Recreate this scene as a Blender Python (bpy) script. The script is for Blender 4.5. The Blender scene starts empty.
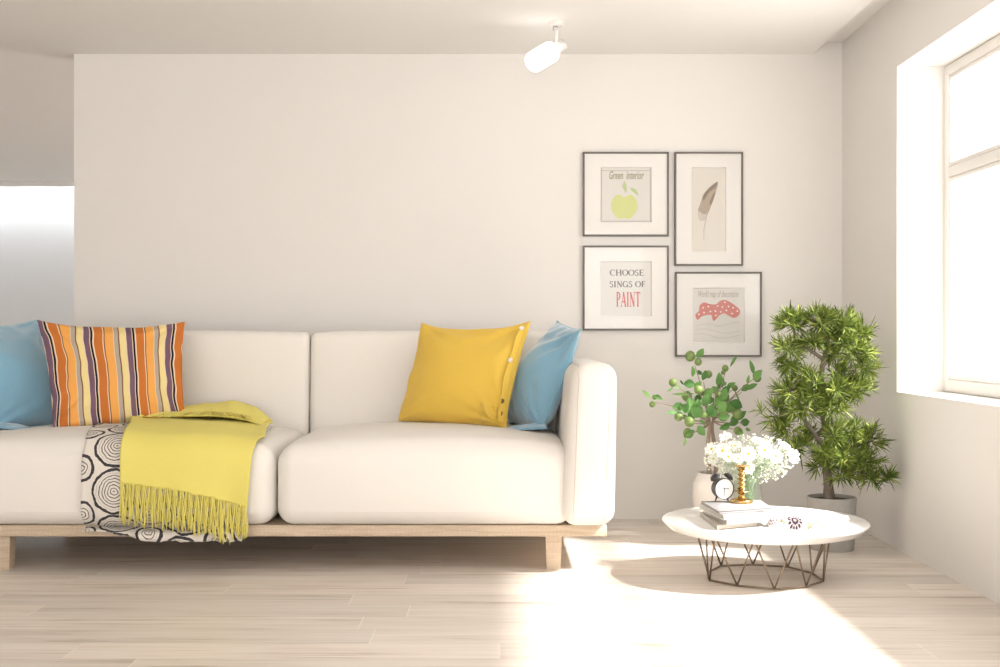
import bpy, math, random
from mathutils import Vector, Matrix, noise
from mathutils.bvhtree import BVHTree

sc = bpy.context.scene
COL = sc.collection
PI = math.pi
R = math.radians

# ------------------------------------------------------------------ camera numbers
F = 1200.0            # focal length in pixels of the 1000 px wide frame
V0 = 334.5            # image row of the horizon
D = F / 184.8         # distance of the long wall behind the sofa
def P(u, v, Y): return Vector(((u - 500) * Y / F, Y, 1 - (v - V0) * Y / F))
def XU(u, Y): return (u - 500) * Y / F
def ZV(v, Y): return 1 - (v - V0) * Y / F
def lerp(a, b, t): return a + (b - a) * t
def smooth(t): t = max(0, min(1, t)); return t * t * (3 - 2 * t)
def keyed(keys, t):
    if t <= keys[0][0]: return keys[0][1]
    for (a, x), (b, y) in zip(keys, keys[1:]):
        if t <= b: return lerp(x, y, (t - a) / (b - a))
    return keys[-1][1]
def nz(x, y=0, z=0, s=1.0): return noise.noise(Vector((x * s, y * s, z * s)))

# ------------------------------------------------------------------ materials
def new_mat(name):
    m = bpy.data.materials.new(name); m.use_nodes = True
    nt = m.node_tree
    return m, nt, nt.nodes['Principled BSDF']
def rgb(c): return (c[0], c[1], c[2], 1)
def N(nt, t, **kw):
    n = nt.nodes.new(t)
    for k, v in kw.items():
        if k.startswith('i_'): n.inputs[k[2:].replace('_', ' ')].default_value = v
        else: setattr(n, k, v)
    return n
def L(nt, a, b): nt.links.new(a, b)
def mth(nt, op, a=None, b=None, c=None):
    n = nt.nodes.new('ShaderNodeMath'); n.operation = op
    for i, x in enumerate((a, b, c)):
        if x is None: continue
        if isinstance(x, (int, float)): n.inputs[i].default_value = x
        else: L(nt, x, n.inputs[i])
    return n.outputs[0]
def mixc(nt, fac, a, b):
    n = nt.nodes.new('ShaderNodeMix'); n.data_type = 'RGBA'
    for s, x in ((n.inputs[0], fac), (n.inputs[6], a), (n.inputs[7], b)):
        if isinstance(x, (tuple, list)): s.default_value = rgb(x)
        elif isinstance(x, (int, float)): s.default_value = x
        else: L(nt, x, s)
    return n.outputs[2]
def bump(nt, bsdf, h, strength=0.2, dist=0.002):
    b = N(nt, 'ShaderNodeBump'); b.inputs['Strength'].default_value = strength; b.inputs['Distance'].default_value = dist
    L(nt, h, b.inputs['Height']); L(nt, b.outputs[0], bsdf.inputs['Normal'])

def plain(name, c, rough=0.5, metal=0.0, var=0.0, scale=20, bmp=0.0, spec=0.5):
    m, nt, b = new_mat(name)
    b.inputs['Roughness'].default_value = rough; b.inputs['Metallic'].default_value = metal
    b.inputs['Specular IOR Level'].default_value = spec
    tc = N(nt, 'ShaderNodeTexCoord')
    n = N(nt, 'ShaderNodeTexNoise', i_Scale=scale, i_Detail=4.0); L(nt, tc.outputs['Object'], n.inputs['Vector'])
    d = tuple(x * (1 - var) for x in c)
    L(nt, mixc(nt, n.outputs['Fac'], c, d), b.inputs['Base Color'])
    if bmp: bump(nt, b, n.outputs['Fac'], bmp, 0.003)
    return m

def fabric(name, c, weave=700, rough=0.9, var=0.10, bmp=0.25, sheen=0.2, c2=None):
    """woven cloth: crossing thread waves and a slow mottling"""
    m, nt, b = new_mat(name)
    b.inputs['Roughness'].default_value = rough; b.inputs['Specular IOR Level'].default_value = 0.15
    b.inputs['Sheen Weight'].default_value = sheen
    tc = N(nt, 'ShaderNodeTexCoord')
    n1 = N(nt, 'ShaderNodeTexNoise', i_Scale=weave * .35, i_Detail=2.0)
    n2 = N(nt, 'ShaderNodeTexNoise', i_Scale=5.0, i_Detail=3.0)
    L(nt, tc.outputs['Object'], n1.inputs['Vector']); L(nt, tc.outputs['Object'], n2.inputs['Vector'])
    d = c2 or tuple(x * (1 - var) for x in c)
    f = mth(nt, 'ADD', mth(nt, 'MULTIPLY', n1.outputs['Fac'], .6), mth(nt, 'MULTIPLY', n2.outputs['Fac'], .4))
    L(nt, mixc(nt, f, c, d), b.inputs['Base Color'])
    bump(nt, b, n1.outputs['Fac'], bmp, 0.0015)
    return m

def ramp_const(nt, fac, stops):
    r = N(nt, 'ShaderNodeValToRGB'); e = r.color_ramp; e.interpolation = 'CONSTANT'
    e.elements[0].position = stops[0][0]; e.elements[0].color = rgb(stops[0][1])
    e.elements[1].position = stops[1][0]; e.elements[1].color = rgb(stops[1][1])
    for p, c in stops[2:]:
        x = e.elements.new(p); x.color = rgb(c)
    L(nt, fac, r.inputs[0]); return r.outputs[0]

M = {}
M['wall'] = plain('wall_paint', (.83, .805, .775), .85, var=.02, scale=3, bmp=.02, spec=.2)
M['ceiling'] = plain('ceiling_paint', (.90, .88, .855), .9, var=.015, scale=3, spec=.2)
M['white_trim'] = plain('window_white', (.84, .81, .78), .45, var=.02)
M['far_wall'] = plain('far_wall_paint', (.80, .81, .82), .9, var=.02, scale=2, spec=.1)
M['sofa'] = fabric('cream_upholstery', (.87, .83, .785), weave=500, var=.06, bmp=.12, sheen=.1)
M['sofa_seam'] = fabric('cream_seam', (.70, .64, .58), weave=500, var=.06, bmp=.1)
M['blue'] = fabric('blue_cotton', (.17, .38, .54), weave=400, var=.2, sheen=.9, c2=(.27, .45, .57))
M['blue_pipe'] = fabric('blue_piping', (.28, .52, .64), weave=600)
M['mustard'] = fabric('mustard_linen', (.84, .58, .10), weave=600, var=.25, bmp=.5, c2=(.70, .46, .075))
M['yellow'] = fabric('yellow_wool', (.84, .74, .20), weave=500, var=.1, sheen=.05)
M['metal'] = plain('bronze_wire', (.27, .21, .16), .4, metal=.9)
M['table'] = plain('white_lacquer', (.88, .86, .84), .18, var=.01)
M['gold'] = plain('brass', (.56, .37, .15), .26, metal=1.0)
M['black'] = plain('black_metal', (.03, .03, .035), .35)
M['chrome'] = plain('chrome', (.6, .6, .62), .2, metal=1.0)
M['dial'] = plain('dial_white', (.9, .89, .87), .5)
M['ceramic'] = plain('cream_ceramic', (.82, .78, .73), .25, var=.02)
M['concrete'] = plain('concrete', (.46, .44, .41), .9, var=.3, scale=30, bmp=.3)
M['soil'] = plain('soil', (.10, .065, .045), 1, var=.6, scale=90, bmp=1)
M['bark'] = plain('bark', (.26, .21, .17), .95, var=.55, scale=60, bmp=.8)
M['stem'] = plain('twig', (.45, .34, .26), .85, var=.3, scale=60)
M['lime'] = plain('lime_skin', (.24, .35, .10), .45, var=.35, scale=25, bmp=.1)
M['petal'] = plain('petal_white', (.90, .90, .86), .7)
M['pollen'] = plain('pollen_yellow', (.85, .62, .04), .8, var=.2)
M['stalk'] = plain('green_stalk', (.50, .62, .42), .6, var=.2)
M['mist'] = plain('tiny_blossom', (.86, .88, .76), .8, var=.12)
M['frame'] = plain('dark_frame', (.17, .15, .135), .45, var=.2)
M['mat'] = plain('mat_board', (.88, .86, .83), .9)
M['paper'] = plain('print_paper', (.77, .75, .715), .9, var=.03)
M['paper_warm'] = plain('print_paper_warm', (.80, .755, .69), .9, var=.05)
M['ink_apple'] = plain('ink_apple', (.66, .71, .30), .9)
M['ink_leaf'] = plain('ink_leaf', (.52, .62, .32), .9)
M['ink_olive'] = plain('ink_olive', (.36, .34, .22), .9)
M['ink_dark'] = plain('ink_dark', (.17, .15, .14), .9)
M['ink_red'] = plain('ink_red', (.66, .13, .13), .9)
M['ink_pink'] = plain('ink_pink', (.68, .26, .24), .9)
M['ink_grey'] = plain('ink_grey', (.50, .47, .44), .9)
M['ink_line'] = plain('ink_line', (.55, .52, .48), .9)
M['feather_dark'] = plain('feather_dark', (.34, .27, .22), .9, var=.3, scale=120)
M['feather_tan'] = plain('feather_tan', (.55, .45, .35), .9, var=.3, scale=120)
M['feather_pale'] = plain('feather_pale', (.70, .65, .585), .9, var=.2, scale=120)
M['book_white'] = plain('book_cover_white', (.74, .73, .72), .35, var=.04)
M['book_grey'] = plain('book_cover_grey', (.38, .37, .38), .5, var=.25, scale=60)
M['book_cream'] = plain('book_cover_cream', (.60, .54, .46), .6, var=.1)
M['page'] = plain('book_pages', (.60, .56, .50), .9, var=.15, scale=200)
M['cloth'] = fabric('white_printed_cotton', (.86, .84, .81), weave=500, var=.05)
M['ink_plum'] = plain('ink_plum', (.10, .045, .085), .9)
M['ink_gold'] = plain('ink_gold', (.36, .30, .20), .9)
M['ink_green'] = plain('ink_green', (.20, .30, .07), .9)
M['lamp_metal'] = plain('lamp_satin_white', (.80, .77, .74), .35)
M['button'] = plain('button_pearl', (.85, .83, .80), .3)
M['hole'] = plain('buttonhole_dark', (.14, .07, .02), .5)

def lamp_mat():
    m, nt, b = new_mat('lamp_glow')
    b.inputs['Base Color'].default_value = (.9, .9, .9, 1)
    b.inputs['Emission Color'].default_value = (1, .96, .92, 1); b.inputs['Emission Strength'].default_value = 1.1
    return m
M['glow'] = lamp_mat()

def glass_mat(name, tint, refl=1.0):
    m = bpy.data.materials.new(name); m.use_nodes = True; nt = m.node_tree; nt.nodes.clear()
    o = N(nt, 'ShaderNodeOutputMaterial'); t = N(nt, 'ShaderNodeBsdfTransparent'); g = N(nt, 'ShaderNodeBsdfGlossy')
    t.inputs[0].default_value = rgb(tint); g.inputs['Roughness'].default_value = .03
    lw = N(nt, 'ShaderNodeLayerWeight'); lw.inputs['Blend'].default_value = .5
    f5 = mth(nt, 'ADD', mth(nt, 'MULTIPLY', mth(nt, 'POWER', lw.outputs['Facing'], 4.0), .55), .035)
    mx = N(nt, 'ShaderNodeMixShader'); L(nt, mth(nt, 'MULTIPLY', f5, refl), mx.inputs[0])
    L(nt, t.outputs[0], mx.inputs[1]); L(nt, g.outputs[0], mx.inputs[2]); L(nt, mx.outputs[0], o.inputs[0])
    return m
M['pane'] = glass_mat('window_glass', (.98, .98, .98), .6)
M['glazing'] = glass_mat('picture_glass', (.985, .985, .985), .7)
M['vase'] = glass_mat('vase_glass', (.93, .965, .93), 1.0)

def leaf_mat(name, c1, c2, c3, trans=.25):
    m, nt, b = new_mat(name)
    g = N(nt, 'ShaderNodeNewGeometry'); r = N(nt, 'ShaderNodeValToRGB')
    e = r.color_ramp; e.elements[0].color = rgb(c1); e.elements[1].color = rgb(c3)
    x = e.elements.new(.55); x.color = rgb(c2)
    L(nt, g.outputs['Random Per Island'], r.inputs[0]); L(nt, r.outputs[0], b.inputs['Base Color'])
    b.inputs['Roughness'].default_value = .6; b.inputs['Specular IOR Level'].default_value = .25
    t = N(nt, 'ShaderNodeBsdfTranslucent'); L(nt, r.outputs[0], t.inputs[0])
    mx = N(nt, 'ShaderNodeMixShader'); mx.inputs[0].default_value = trans
    L(nt, b.outputs[0], mx.inputs[1]); L(nt, t.outputs[0], mx.inputs[2])
    L(nt, mx.outputs[0], nt.nodes['Material Output'].inputs[0])
    return m
M['needle'] = leaf_mat('needle_leaf', (.065, .105, .02), (.145, .205, .035), (.36, .41, .09), trans=.15)
M['leaf'] = leaf_mat('broad_leaf', (.09, .22, .06), (.16, .33, .10), (.27, .50, .15))

def wood_mat(name, c1, c2):
    m, nt, b = new_mat(name)
    tc = N(nt, 'ShaderNodeTexCoord'); mp = N(nt, 'ShaderNodeMapping'); mp.inputs['Scale'].default_value = (2.5, 40, 40)
    L(nt, tc.outputs['Object'], mp.inputs[0])
    n = N(nt, 'ShaderNodeTexNoise', i_Scale=1.5, i_Detail=6.0, i_Distortion=1.2); L(nt, mp.outputs[0], n.inputs['Vector'])
    w = N(nt, 'ShaderNodeTexWave', i_Scale=6.0, i_Distortion=9.0, i_Detail=2.0); mp2 = N(nt, 'ShaderNodeMapping'); mp2.inputs['Scale'].default_value = (3, 3, 14)
    L(nt, tc.outputs['Object'], mp2.inputs[0]); L(nt, mp2.outputs[0], w.inputs['Vector'])
    f = mth(nt, 'ADD', mth(nt, 'MULTIPLY', n.outputs['Fac'], .92), mth(nt, 'MULTIPLY', w.outputs['Fac'], .08))
    r = N(nt, 'ShaderNodeValToRGB'); r.color_ramp.elements[0].position = .32; r.color_ramp.elements[1].position = .68
    r.color_ramp.elements[0].color = rgb(c2); r.color_ramp.elements[1].color = rgb(c1)
    L(nt, f, r.inputs[0]); L(nt, r.outputs[0], b.inputs['Base Color']); b.inputs['Roughness'].default_value = .6
    bump(nt, b, f, .1, .002)
    return m
M['oak'] = wood_mat('pale_oak', (.66, .54, .41), (.48, .37, .26))
M['oak_up'] = wood_mat('pale_oak_leg', (.66, .54, .41), (.50, .39, .28))

def floor_mat():
    """whitewashed boards laid along X with staggered end joints"""
    m, nt, b = new_mat('whitewashed_planks')
    tc = N(nt, 'ShaderNodeTexCoord'); sx = N(nt, 'ShaderNodeSeparateXYZ'); L(nt, tc.outputs['Object'], sx.inputs[0])
    x, y = sx.outputs[0], sx.outputs[1]
    W, LN = .185, 1.35
    yr = mth(nt, 'DIVIDE', y, W); row = mth(nt, 'FLOOR', yr)
    wn = N(nt, 'ShaderNodeTexWhiteNoise', noise_dimensions='1D'); L(nt, row, wn.inputs['W'])
    xs = mth(nt, 'ADD', mth(nt, 'DIVIDE', x, LN), wn.outputs['Value'])
    colm = mth(nt, 'FLOOR', xs)
    cv = N(nt, 'ShaderNodeCombineXYZ'); L(nt, row, cv.inputs[0]); L(nt, colm, cv.inputs[1])
    pn = N(nt, 'ShaderNodeTexWhiteNoise', noise_dimensions='2D'); L(nt, cv.outputs[0], pn.inputs['Vector'])
    # streaks along the grain, shifted for every board
    gv = N(nt, 'ShaderNodeCombineXYZ')
    L(nt, mth(nt, 'MULTIPLY', x, .9), gv.inputs[0]); L(nt, mth(nt, 'MULTIPLY', y, 30.0), gv.inputs[1])
    L(nt, mth(nt, 'MULTIPLY', pn.outputs['Value'], 40.0), gv.inputs[2])
    g1 = N(nt, 'ShaderNodeTexNoise', i_Scale=1.6, i_Detail=7.0, i_Roughness=.62, i_Distortion=.4); L(nt, gv.outputs[0], g1.inputs['Vector'])
    gv2 = N(nt, 'ShaderNodeCombineXYZ')
    L(nt, mth(nt, 'MULTIPLY', x, 1.2), gv2.inputs[0]); L(nt, mth(nt, 'MULTIPLY', y, 7.0), gv2.inputs[1]); L(nt, mth(nt, 'MULTIPLY', pn.outputs['Value'], 90.0), gv2.inputs[2])
    g2 = N(nt, 'ShaderNodeTexNoise', i_Scale=1.3, i_Detail=5.0, i_Roughness=.6); L(nt, gv2.outputs[0], g2.inputs['Vector'])
    r1 = N(nt, 'ShaderNodeValToRGB'); e = r1.color_ramp
    e.elements[0].position = .34; e.elements[0].color = rgb((.43, .355, .29)); e.elements[1].position = .57; e.elements[1].color = rgb((.82, .755, .69))
    q = e.elements.new(.44); q.color = rgb((.73, .65, .575))
    L(nt, mth(nt, 'ADD', mth(nt, 'MULTIPLY', g1.outputs['Fac'], .55), mth(nt, 'MULTIPLY', g2.outputs['Fac'], .45)), r1.inputs[0])
    tone = mth(nt, 'ADD', mth(nt, 'MULTIPLY', pn.outputs['Value'], .16), .86)
    tn = N(nt, 'ShaderNodeCombineColor'); [L(nt, tone, tn.inputs[i]) for i in range(3)]
    mul = N(nt, 'ShaderNodeMix', data_type='RGBA', blend_type='MULTIPLY'); mul.inputs[0].default_value = 1
    L(nt, r1.outputs[0], mul.inputs[6]); L(nt, tn.outputs[0], mul.inputs[7])
    # joints
    fx = mth(nt, 'FRACT', xs); endj = mth(nt, 'LESS_THAN', fx, .0032)
    fy = mth(nt, 'FRACT', yr); longj = mth(nt, 'LESS_THAN', fy, .012)
    c = mixc(nt, mth(nt, 'MULTIPLY', longj, .35), mul.outputs[2], (.5, .42, .35))
    c = mixc(nt, mth(nt, 'MULTIPLY', endj, .55), c, (.90, .84, .77))
    L(nt, c, b.inputs['Base Color'])
    b.inputs['Roughness'].default_value = .42; b.inputs['Specular IOR Level'].default_value = .35
    bump(nt, b, g1.outputs['Fac'], .08, .002)
    return m
M['floor'] = floor_mat()

def stripe_mat():
    m, nt, b = new_mat('striped_cotton')
    uv = N(nt, 'ShaderNodeUVMap'); s = N(nt, 'ShaderNodeSeparateXYZ'); L(nt, uv.outputs[0], s.inputs[0])
    pu, bk, wh, ru, br, la, gr, cr = (.20, .115, .165), (.025, .018, .03), (.80, .66, .48), (.60, .19, .045), (.25, .115, .06), (.88, .42, .11), (.47, .40, .33), (.85, .70, .33)
    seq = [(pu, .13), (wh, .02), (bk, .05), (wh, .035), (ru, .20), (wh, .025), (br, .025), (la, .20), (wh, .015), (gr, .10), (br, .03), (cr, .14), (wh, .03)]
    tot = sum(w for _, w in seq); st, a = [], 0
    for c, w in seq: st.append((a / tot, c)); a += w
    f = mth(nt, 'FRACT', mth(nt, 'MULTIPLY', s.outputs[0], 3.42))
    L(nt, ramp_const(nt, f, st), b.inputs['Base Color'])
    b.inputs['Roughness'].default_value = .9; b.inputs['Specular IOR Level'].default_value = .1
    tc = N(nt, 'ShaderNodeTexCoord'); n = N(nt, 'ShaderNodeTexNoise', i_Scale=260.0); L(nt, tc.outputs['Object'], n.inputs['Vector'])
    bump(nt, b, n.outputs['Fac'], .25, .0015)
    return m
M['stripe'] = stripe_mat()

def ring_mat():
    """off-white cloth printed with wobbly tree-ring rosettes"""
    m, nt, b = new_mat('ring_print_cotton')
    uv = N(nt, 'ShaderNodeUVMap')
    n = N(nt, 'ShaderNodeTexNoise', i_Scale=28.0, i_Detail=2.0); L(nt, uv.outputs[0], n.inputs['Vector'])
    off = N(nt, 'ShaderNodeVectorMath', operation='MULTIPLY_ADD'); L(nt, n.outputs['Color'], off.inputs[0])
    off.inputs[1].default_value = (.016, .016, 0); L(nt, uv.outputs[0], off.inputs[2])
    sp = N(nt, 'ShaderNodeSeparateXYZ'); L(nt, off.outputs[0], sp.inputs[0])
    A, B = .142, .193
    def rosettes(ox, oy, R_):
        def wrap(c, p, o): return mth(nt, 'SUBTRACT', mth(nt, 'MULTIPLY', mth(nt, 'FRACT', mth(nt, 'ADD', mth(nt, 'DIVIDE', mth(nt, 'SUBTRACT', c, o), p), .5)), p), p / 2)
        lx, ly = wrap(sp.outputs[0], 2 * A, ox), wrap(sp.outputs[1], B, oy)
        d = mth(nt, 'SQRT', mth(nt, 'ADD', mth(nt, 'MULTIPLY', lx, lx), mth(nt, 'MULTIPLY', ly, ly)))
        outer = mth(nt, 'MULTIPLY', mth(nt, 'GREATER_THAN', d, R_ - .012), mth(nt, 'LESS_THAN', d, R_))
        saw = mth(nt, 'FRACT', mth(nt, 'DIVIDE', d, .0125))
        return mth(nt, 'MAXIMUM', outer, mth(nt, 'MULTIPLY', mth(nt, 'MULTIPLY', mth(nt, 'LESS_THAN', saw, .34), mth(nt, 'LESS_THAN', d, R_ - .02)), .85))
    ink = mth(nt, 'MAXIMUM', rosettes(.008, .008, .096), rosettes(A + .008, B / 2 + .008, .058))
    L(nt, mixc(nt, ink, (.78, .73, .67), (.06, .055, .06)), b.inputs['Base Color'])
    b.inputs['Roughness'].default_value = .95; b.inputs['Specular IOR Level'].default_value = .1
    return m
M['rings'] = ring_mat()

# ------------------------------------------------------------------ mesh building
class MB:
    def __init__(self): self.v, self.f, self.mi, self.uv, self.cur, self.xf = [], [], [], {}, 0, None
    def add(self, vs, fs, uvs=None):
        o = len(self.v)
        for i, p in enumerate(vs):
            p = Vector(p)
            if self.xf: p = self.xf @ p
            self.v.append(p)
            if uvs: self.uv[o + i] = uvs[i]
        for f in fs: self.f.append([o + i for i in f]); self.mi.append(self.cur)
        return self
    def box(self, a, b):
        (x0, y0, z0), (x1, y1, z1) = a, b
        return self.add([(x0,y0,z0),(x1,y0,z0),(x1,y1,z0),(x0,y1,z0),(x0,y0,z1),(x1,y0,z1),(x1,y1,z1),(x0,y1,z1)],
                        [(0,3,2,1),(4,5,6,7),(0,1,5,4),(1,2,6,5),(2,3,7,6),(3,0,4,7)])
    def bbox(self, a, b, r=.004, n=3): return self.rbox(a, b, r, n)
    def rbox(self, a, b, r, n=10, deform=None, sph=1.0):
        """box with rounded edges, gridded so it can be bulged"""
        c = [(p + q) / 2 for p, q in zip(a, b)]; h = [(q - p) / 2 for p, q in zip(a, b)]
        r = min(r, min(h) * .999)
        def ts(hh):
            k = max(1, n // 3); out = []
            for i in range(k): out.append(-hh + r * (1 - math.cos(PI / 2 * i / k)) if False else -hh + r * (i / k))
            m = max(2, n)
            for i in range(m + 1): out.append(lerp(-hh + r, hh - r, i / m))
            for i in range(k): out.append(hh - r + r * ((i + 1) / k))
            return out
        T = [ts(x) for x in h]; idx = {}; vs = []; fs = []
        def vid(i, j, k):
            key = (i, j, k)
            if key in idx: return idx[key]
            p = Vector((T[0][i], T[1][j], T[2][k]))
            q = Vector([max(-(hh - r), min(hh - r, x)) for x, hh in zip(p, h)])
            d = p - q
            if d.length > 1e-9:
                # spread evenly over the rounding
                d = Vector([math.tan(max(-1, min(1, x / r)) * PI / 4) for x in d])
                p = q + d.normalized() * r
            w = Vector(c) + p
            if deform: w = Vector(deform(w, Vector((p[0] / h[0], p[1] / h[1], p[2] / h[2]))))
            idx[key] = len(vs); vs.append(w); return idx[key]
        n0, n1, n2 = (len(t) - 1 for t in T)
        for i in range(n0):
            for j in range(n1):
                fs.append((vid(i,j,0), vid(i,j+1,0), vid(i+1,j+1,0), vid(i+1,j,0)))
                fs.append((vid(i,j,n2), vid(i+1,j,n2), vid(i+1,j+1,n2), vid(i,j+1,n2)))
        for i in range(n0):
            for k in range(n2):
                fs.append((vid(i,0,k), vid(i+1,0,k), vid(i+1,0,k+1), vid(i,0,k+1)))
                fs.append((vid(i,n1,k), vid(i,n1,k+1), vid(i+1,n1,k+1), vid(i+1,n1,k)))
        for j in range(n1):
            for k in range(n2):
                fs.append((vid(0,j,k), vid(0,j,k+1), vid(0,j+1,k+1), vid(0,j+1,k)))
                fs.append((vid(n0,j,k), vid(n0,j+1,k), vid(n0,j+1,k+1), vid(n0,j,k+1)))
        return self.add(vs, fs)
    def tube(self, pts, rad, n=8, cap=True, closed=False):
        pts = [Vector(p) for p in pts]; m = len(pts)
        rs = rad if isinstance(rad, (list, tuple)) else [rad] * m
        vs, fs = [], []
        up = None
        for i, p in enumerate(pts):
            a = pts[(i - 1) % m] if (closed or i > 0) else p
            b = pts[(i + 1) % m] if (closed or i < m - 1) else p
            t = (b - a).normalized() if (b - a).length > 1e-9 else Vector((0, 0, 1))
            if up is None:
                up = Vector((0, 0, 1)) if abs(t.z) < .9 else Vector((1, 0, 0))
            s = t.cross(up)
            if s.length < 1e-6: s = t.orthogonal()
            s.normalize(); up = s.cross(t).normalized()
            for k in range(n):
                an = 2 * PI * k / n
                vs.append(p + (s * math.cos(an) + up * math.sin(an)) * rs[i])
        for i in range(m if closed else m - 1):
            for k in range(n):
                a, b = i * n, ((i + 1) % m) * n
                fs.append((a + k, a + (k + 1) % n, b + (k + 1) % n, b + k))
        if cap and not closed:
            fs.append(tuple(range(n))[::-1]); fs.append(tuple((m - 1) * n + k for k in range(n)))
        return self.add(vs, fs)
    def lathe(self, prof, c=(0, 0, 0), n=32, cap=True):
        vs, fs = [], []
        for r, z in prof:
            for k in range(n):
                a = 2 * PI * k / n; vs.append((c[0] + r * math.cos(a), c[1] + r * math.sin(a), c[2] + z))
        for i in range(len(prof) - 1):
            for k in range(n):
                fs.append((i*n+k, i*n+(k+1)%n, (i+1)*n+(k+1)%n, (i+1)*n+k))
        if cap:
            if prof[0][0] > 1e-6: fs.append(tuple(range(n))[::-1])
            if prof[-1][0] > 1e-6: fs.append(tuple((len(prof)-1)*n+k for k in range(n)))
        return self.add(vs, fs)
    def ball(self, c, r, n=12, sq=(1, 1, 1)):
        prof = [(max(1e-5, math.sin(PI * i / n)) , -math.cos(PI * i / n)) for i in range(n + 1)]
        vs, fs, m = [], [], n + 4
        for rr, z in prof:
            for k in range(m):
                a = 2 * PI * k / m; vs.append((c[0] + r*sq[0]*rr*math.cos(a), c[1] + r*sq[1]*rr*math.sin(a), c[2] + r*sq[2]*z))
        for i in range(n):
            for k in range(m): fs.append((i*m+k, i*m+(k+1)%m, (i+1)*m+(k+1)%m, (i+1)*m+k))
        return self.add(vs, fs)
    def grid(self, fn, nu, nv, uvf=None):
        vs = [fn(i / nu, j / nv) for i in range(nu + 1) for j in range(nv + 1)]
        uvs = [(uvf(i / nu, j / nv) if uvf else (i / nu, j / nv)) for i in range(nu + 1) for j in range(nv + 1)]
        fs = [(i*(nv+1)+j, (i+1)*(nv+1)+j, (i+1)*(nv+1)+j+1, i*(nv+1)+j+1) for i in range(nu) for j in range(nv)]
        return self.add(vs, fs, uvs)
    def poly(self, pts): return self.add(pts, [tuple(range(len(pts)))])
    def build(self, name, mats, parent=None, smooth=True, solid=0, sub=0, angle=None):
        if not isinstance(mats, (list, tuple)): mats = [mats]
        o0 = origin_of(parent) if parent is not None else Vector((0, 0, 0))
        me = bpy.data.meshes.new(name)
        me.from_pydata([tuple(p - o0) for p in self.v], [], self.f)
        for m in mats: me.materials.append(m)
        for p, i in zip(me.polygons, self.mi): p.material_index = i; p.use_smooth = smooth
        if self.uv:
            ul = me.uv_layers.new(name='UVMap')
            for l in me.loops: ul.data[l.index].uv = self.uv.get(l.vertex_index, (0, 0))
        me.update(); me.validate()
        if smooth and angle: 
            try: me.set_sharp_from_angle(angle=R(angle))
            except Exception: pass
        o = bpy.data.objects.new(name, me); COL.objects.link(o)
        if parent is not None: o.parent = parent
        if solid:
            md = o.modifiers.new('thickness', 'SOLIDIFY'); md.thickness = solid; md.offset = -1
        if sub:
            md = o.modifiers.new('smooth', 'SUBSURF'); md.levels = sub; md.render_levels = sub
        return o
ORG = {}
def origin_of(o):
    while o.parent is not None: o = o.parent
    return ORG.get(o.name, Vector((0, 0, 0)))
def thing(name, label, cat, loc, group=None):
    o = bpy.data.objects.new(name, None); COL.objects.link(o); o.location = loc; o.empty_display_size = .05
    ORG[o.name] = Vector(loc); tag(o, label, cat, group); return o
def tag(o, label, cat, group=None):
    o['label'] = label; o['category'] = cat
    if group: o['group'] = group
    return o
def struct(o): o['kind'] = 'structure'; return o

# ------------------------------------------------------------------ the room
XW = 1.851                    # window wall, inner face
CZ = 2.518                    # suspended ceiling
XP = XU(74, D)                # free end of the partition behind the sofa
XE = XU(824, D * 1.0) if False else XU(813, D)   # edge of the suspended ceiling
YN, YF_, XL_ = -2.6, D * 12.3 / 6.494, -6.2
UZ = CZ + .066
WY0, WY1 = 2.25, XW * F / 397.0       # window opening along the wall
WZ0, WZ1 = ZV(391.7, WY1), ZV(66.8, WY1)
XO = 443.6 * WY1 / F                  # plane of the window frame

struct(MB().box((XL_, YN, -.1), (XW + .3, YF_ + .2, 0)).build('floor', M['floor'], smooth=False))
c = MB().box((XL_, YN, CZ), (XE, YF_ + .2, CZ + .08))
struct(c.build('ceiling', M['ceiling'], smooth=False))
c = MB().box((XE - .4, YN, UZ), (XW + .3, D + .15, UZ + .1))
struct(c.build('ceiling_recess', M['ceiling'], smooth=False))
struct(MB().box((XP, D, 0), (XW + .3, D + .15, CZ)).box((XE, D, CZ), (XW + .3, D + .15, UZ)).build('wall_back', M['wall'], smooth=False))
w = MB()
w.box((XW, YN, 0), (XO + .12, WY0, UZ)); w.box((XW, WY1, 0), (XO + .12, D, UZ))
w.box((XW, WY0, 0), (XO + .12, WY1, WZ0)); w.box((XW, WY0, WZ1), (XO + .12, WY1, UZ))
struct(w.build('wall_right', M['wall'], smooth=False))
struct(MB().box((XL_ - .15, YN, 0), (XL_, YF_ + .2, CZ)).build('wall_left', M['wall'], smooth=False))
struct(MB().box((XW, D + .15, 0), (XW + .3, D + 1.0, CZ)).box((XW, D + 4.2, 0), (XW + .3, YF_, CZ)).box((XW, D + 1.0, 0), (XW + .3, D + 4.2, .4)).box((XW, D + 1.0, 2.2), (XW + .3, D + 4.2, CZ)).build('wall_right_light_block', M['wall'], smooth=False))  # unseen wall added to shut out sky light, opening cut for some fill
struct(MB().box((XL_, YF_, 0), (XW + .3, YF_ + .15, CZ)).build('wall_far', M['far_wall'], smooth=False))
# unseen wall added to dim the left side, its opening lets daylight fill in
struct(MB().box((XL_ - .15, YN - .15, 0), (-4.6, YN, CZ)).box((-4.6, YN - .15, 2.35), (XW + .3, YN, UZ)).build('wall_near_light_block', M['wall'], smooth=False))
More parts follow.
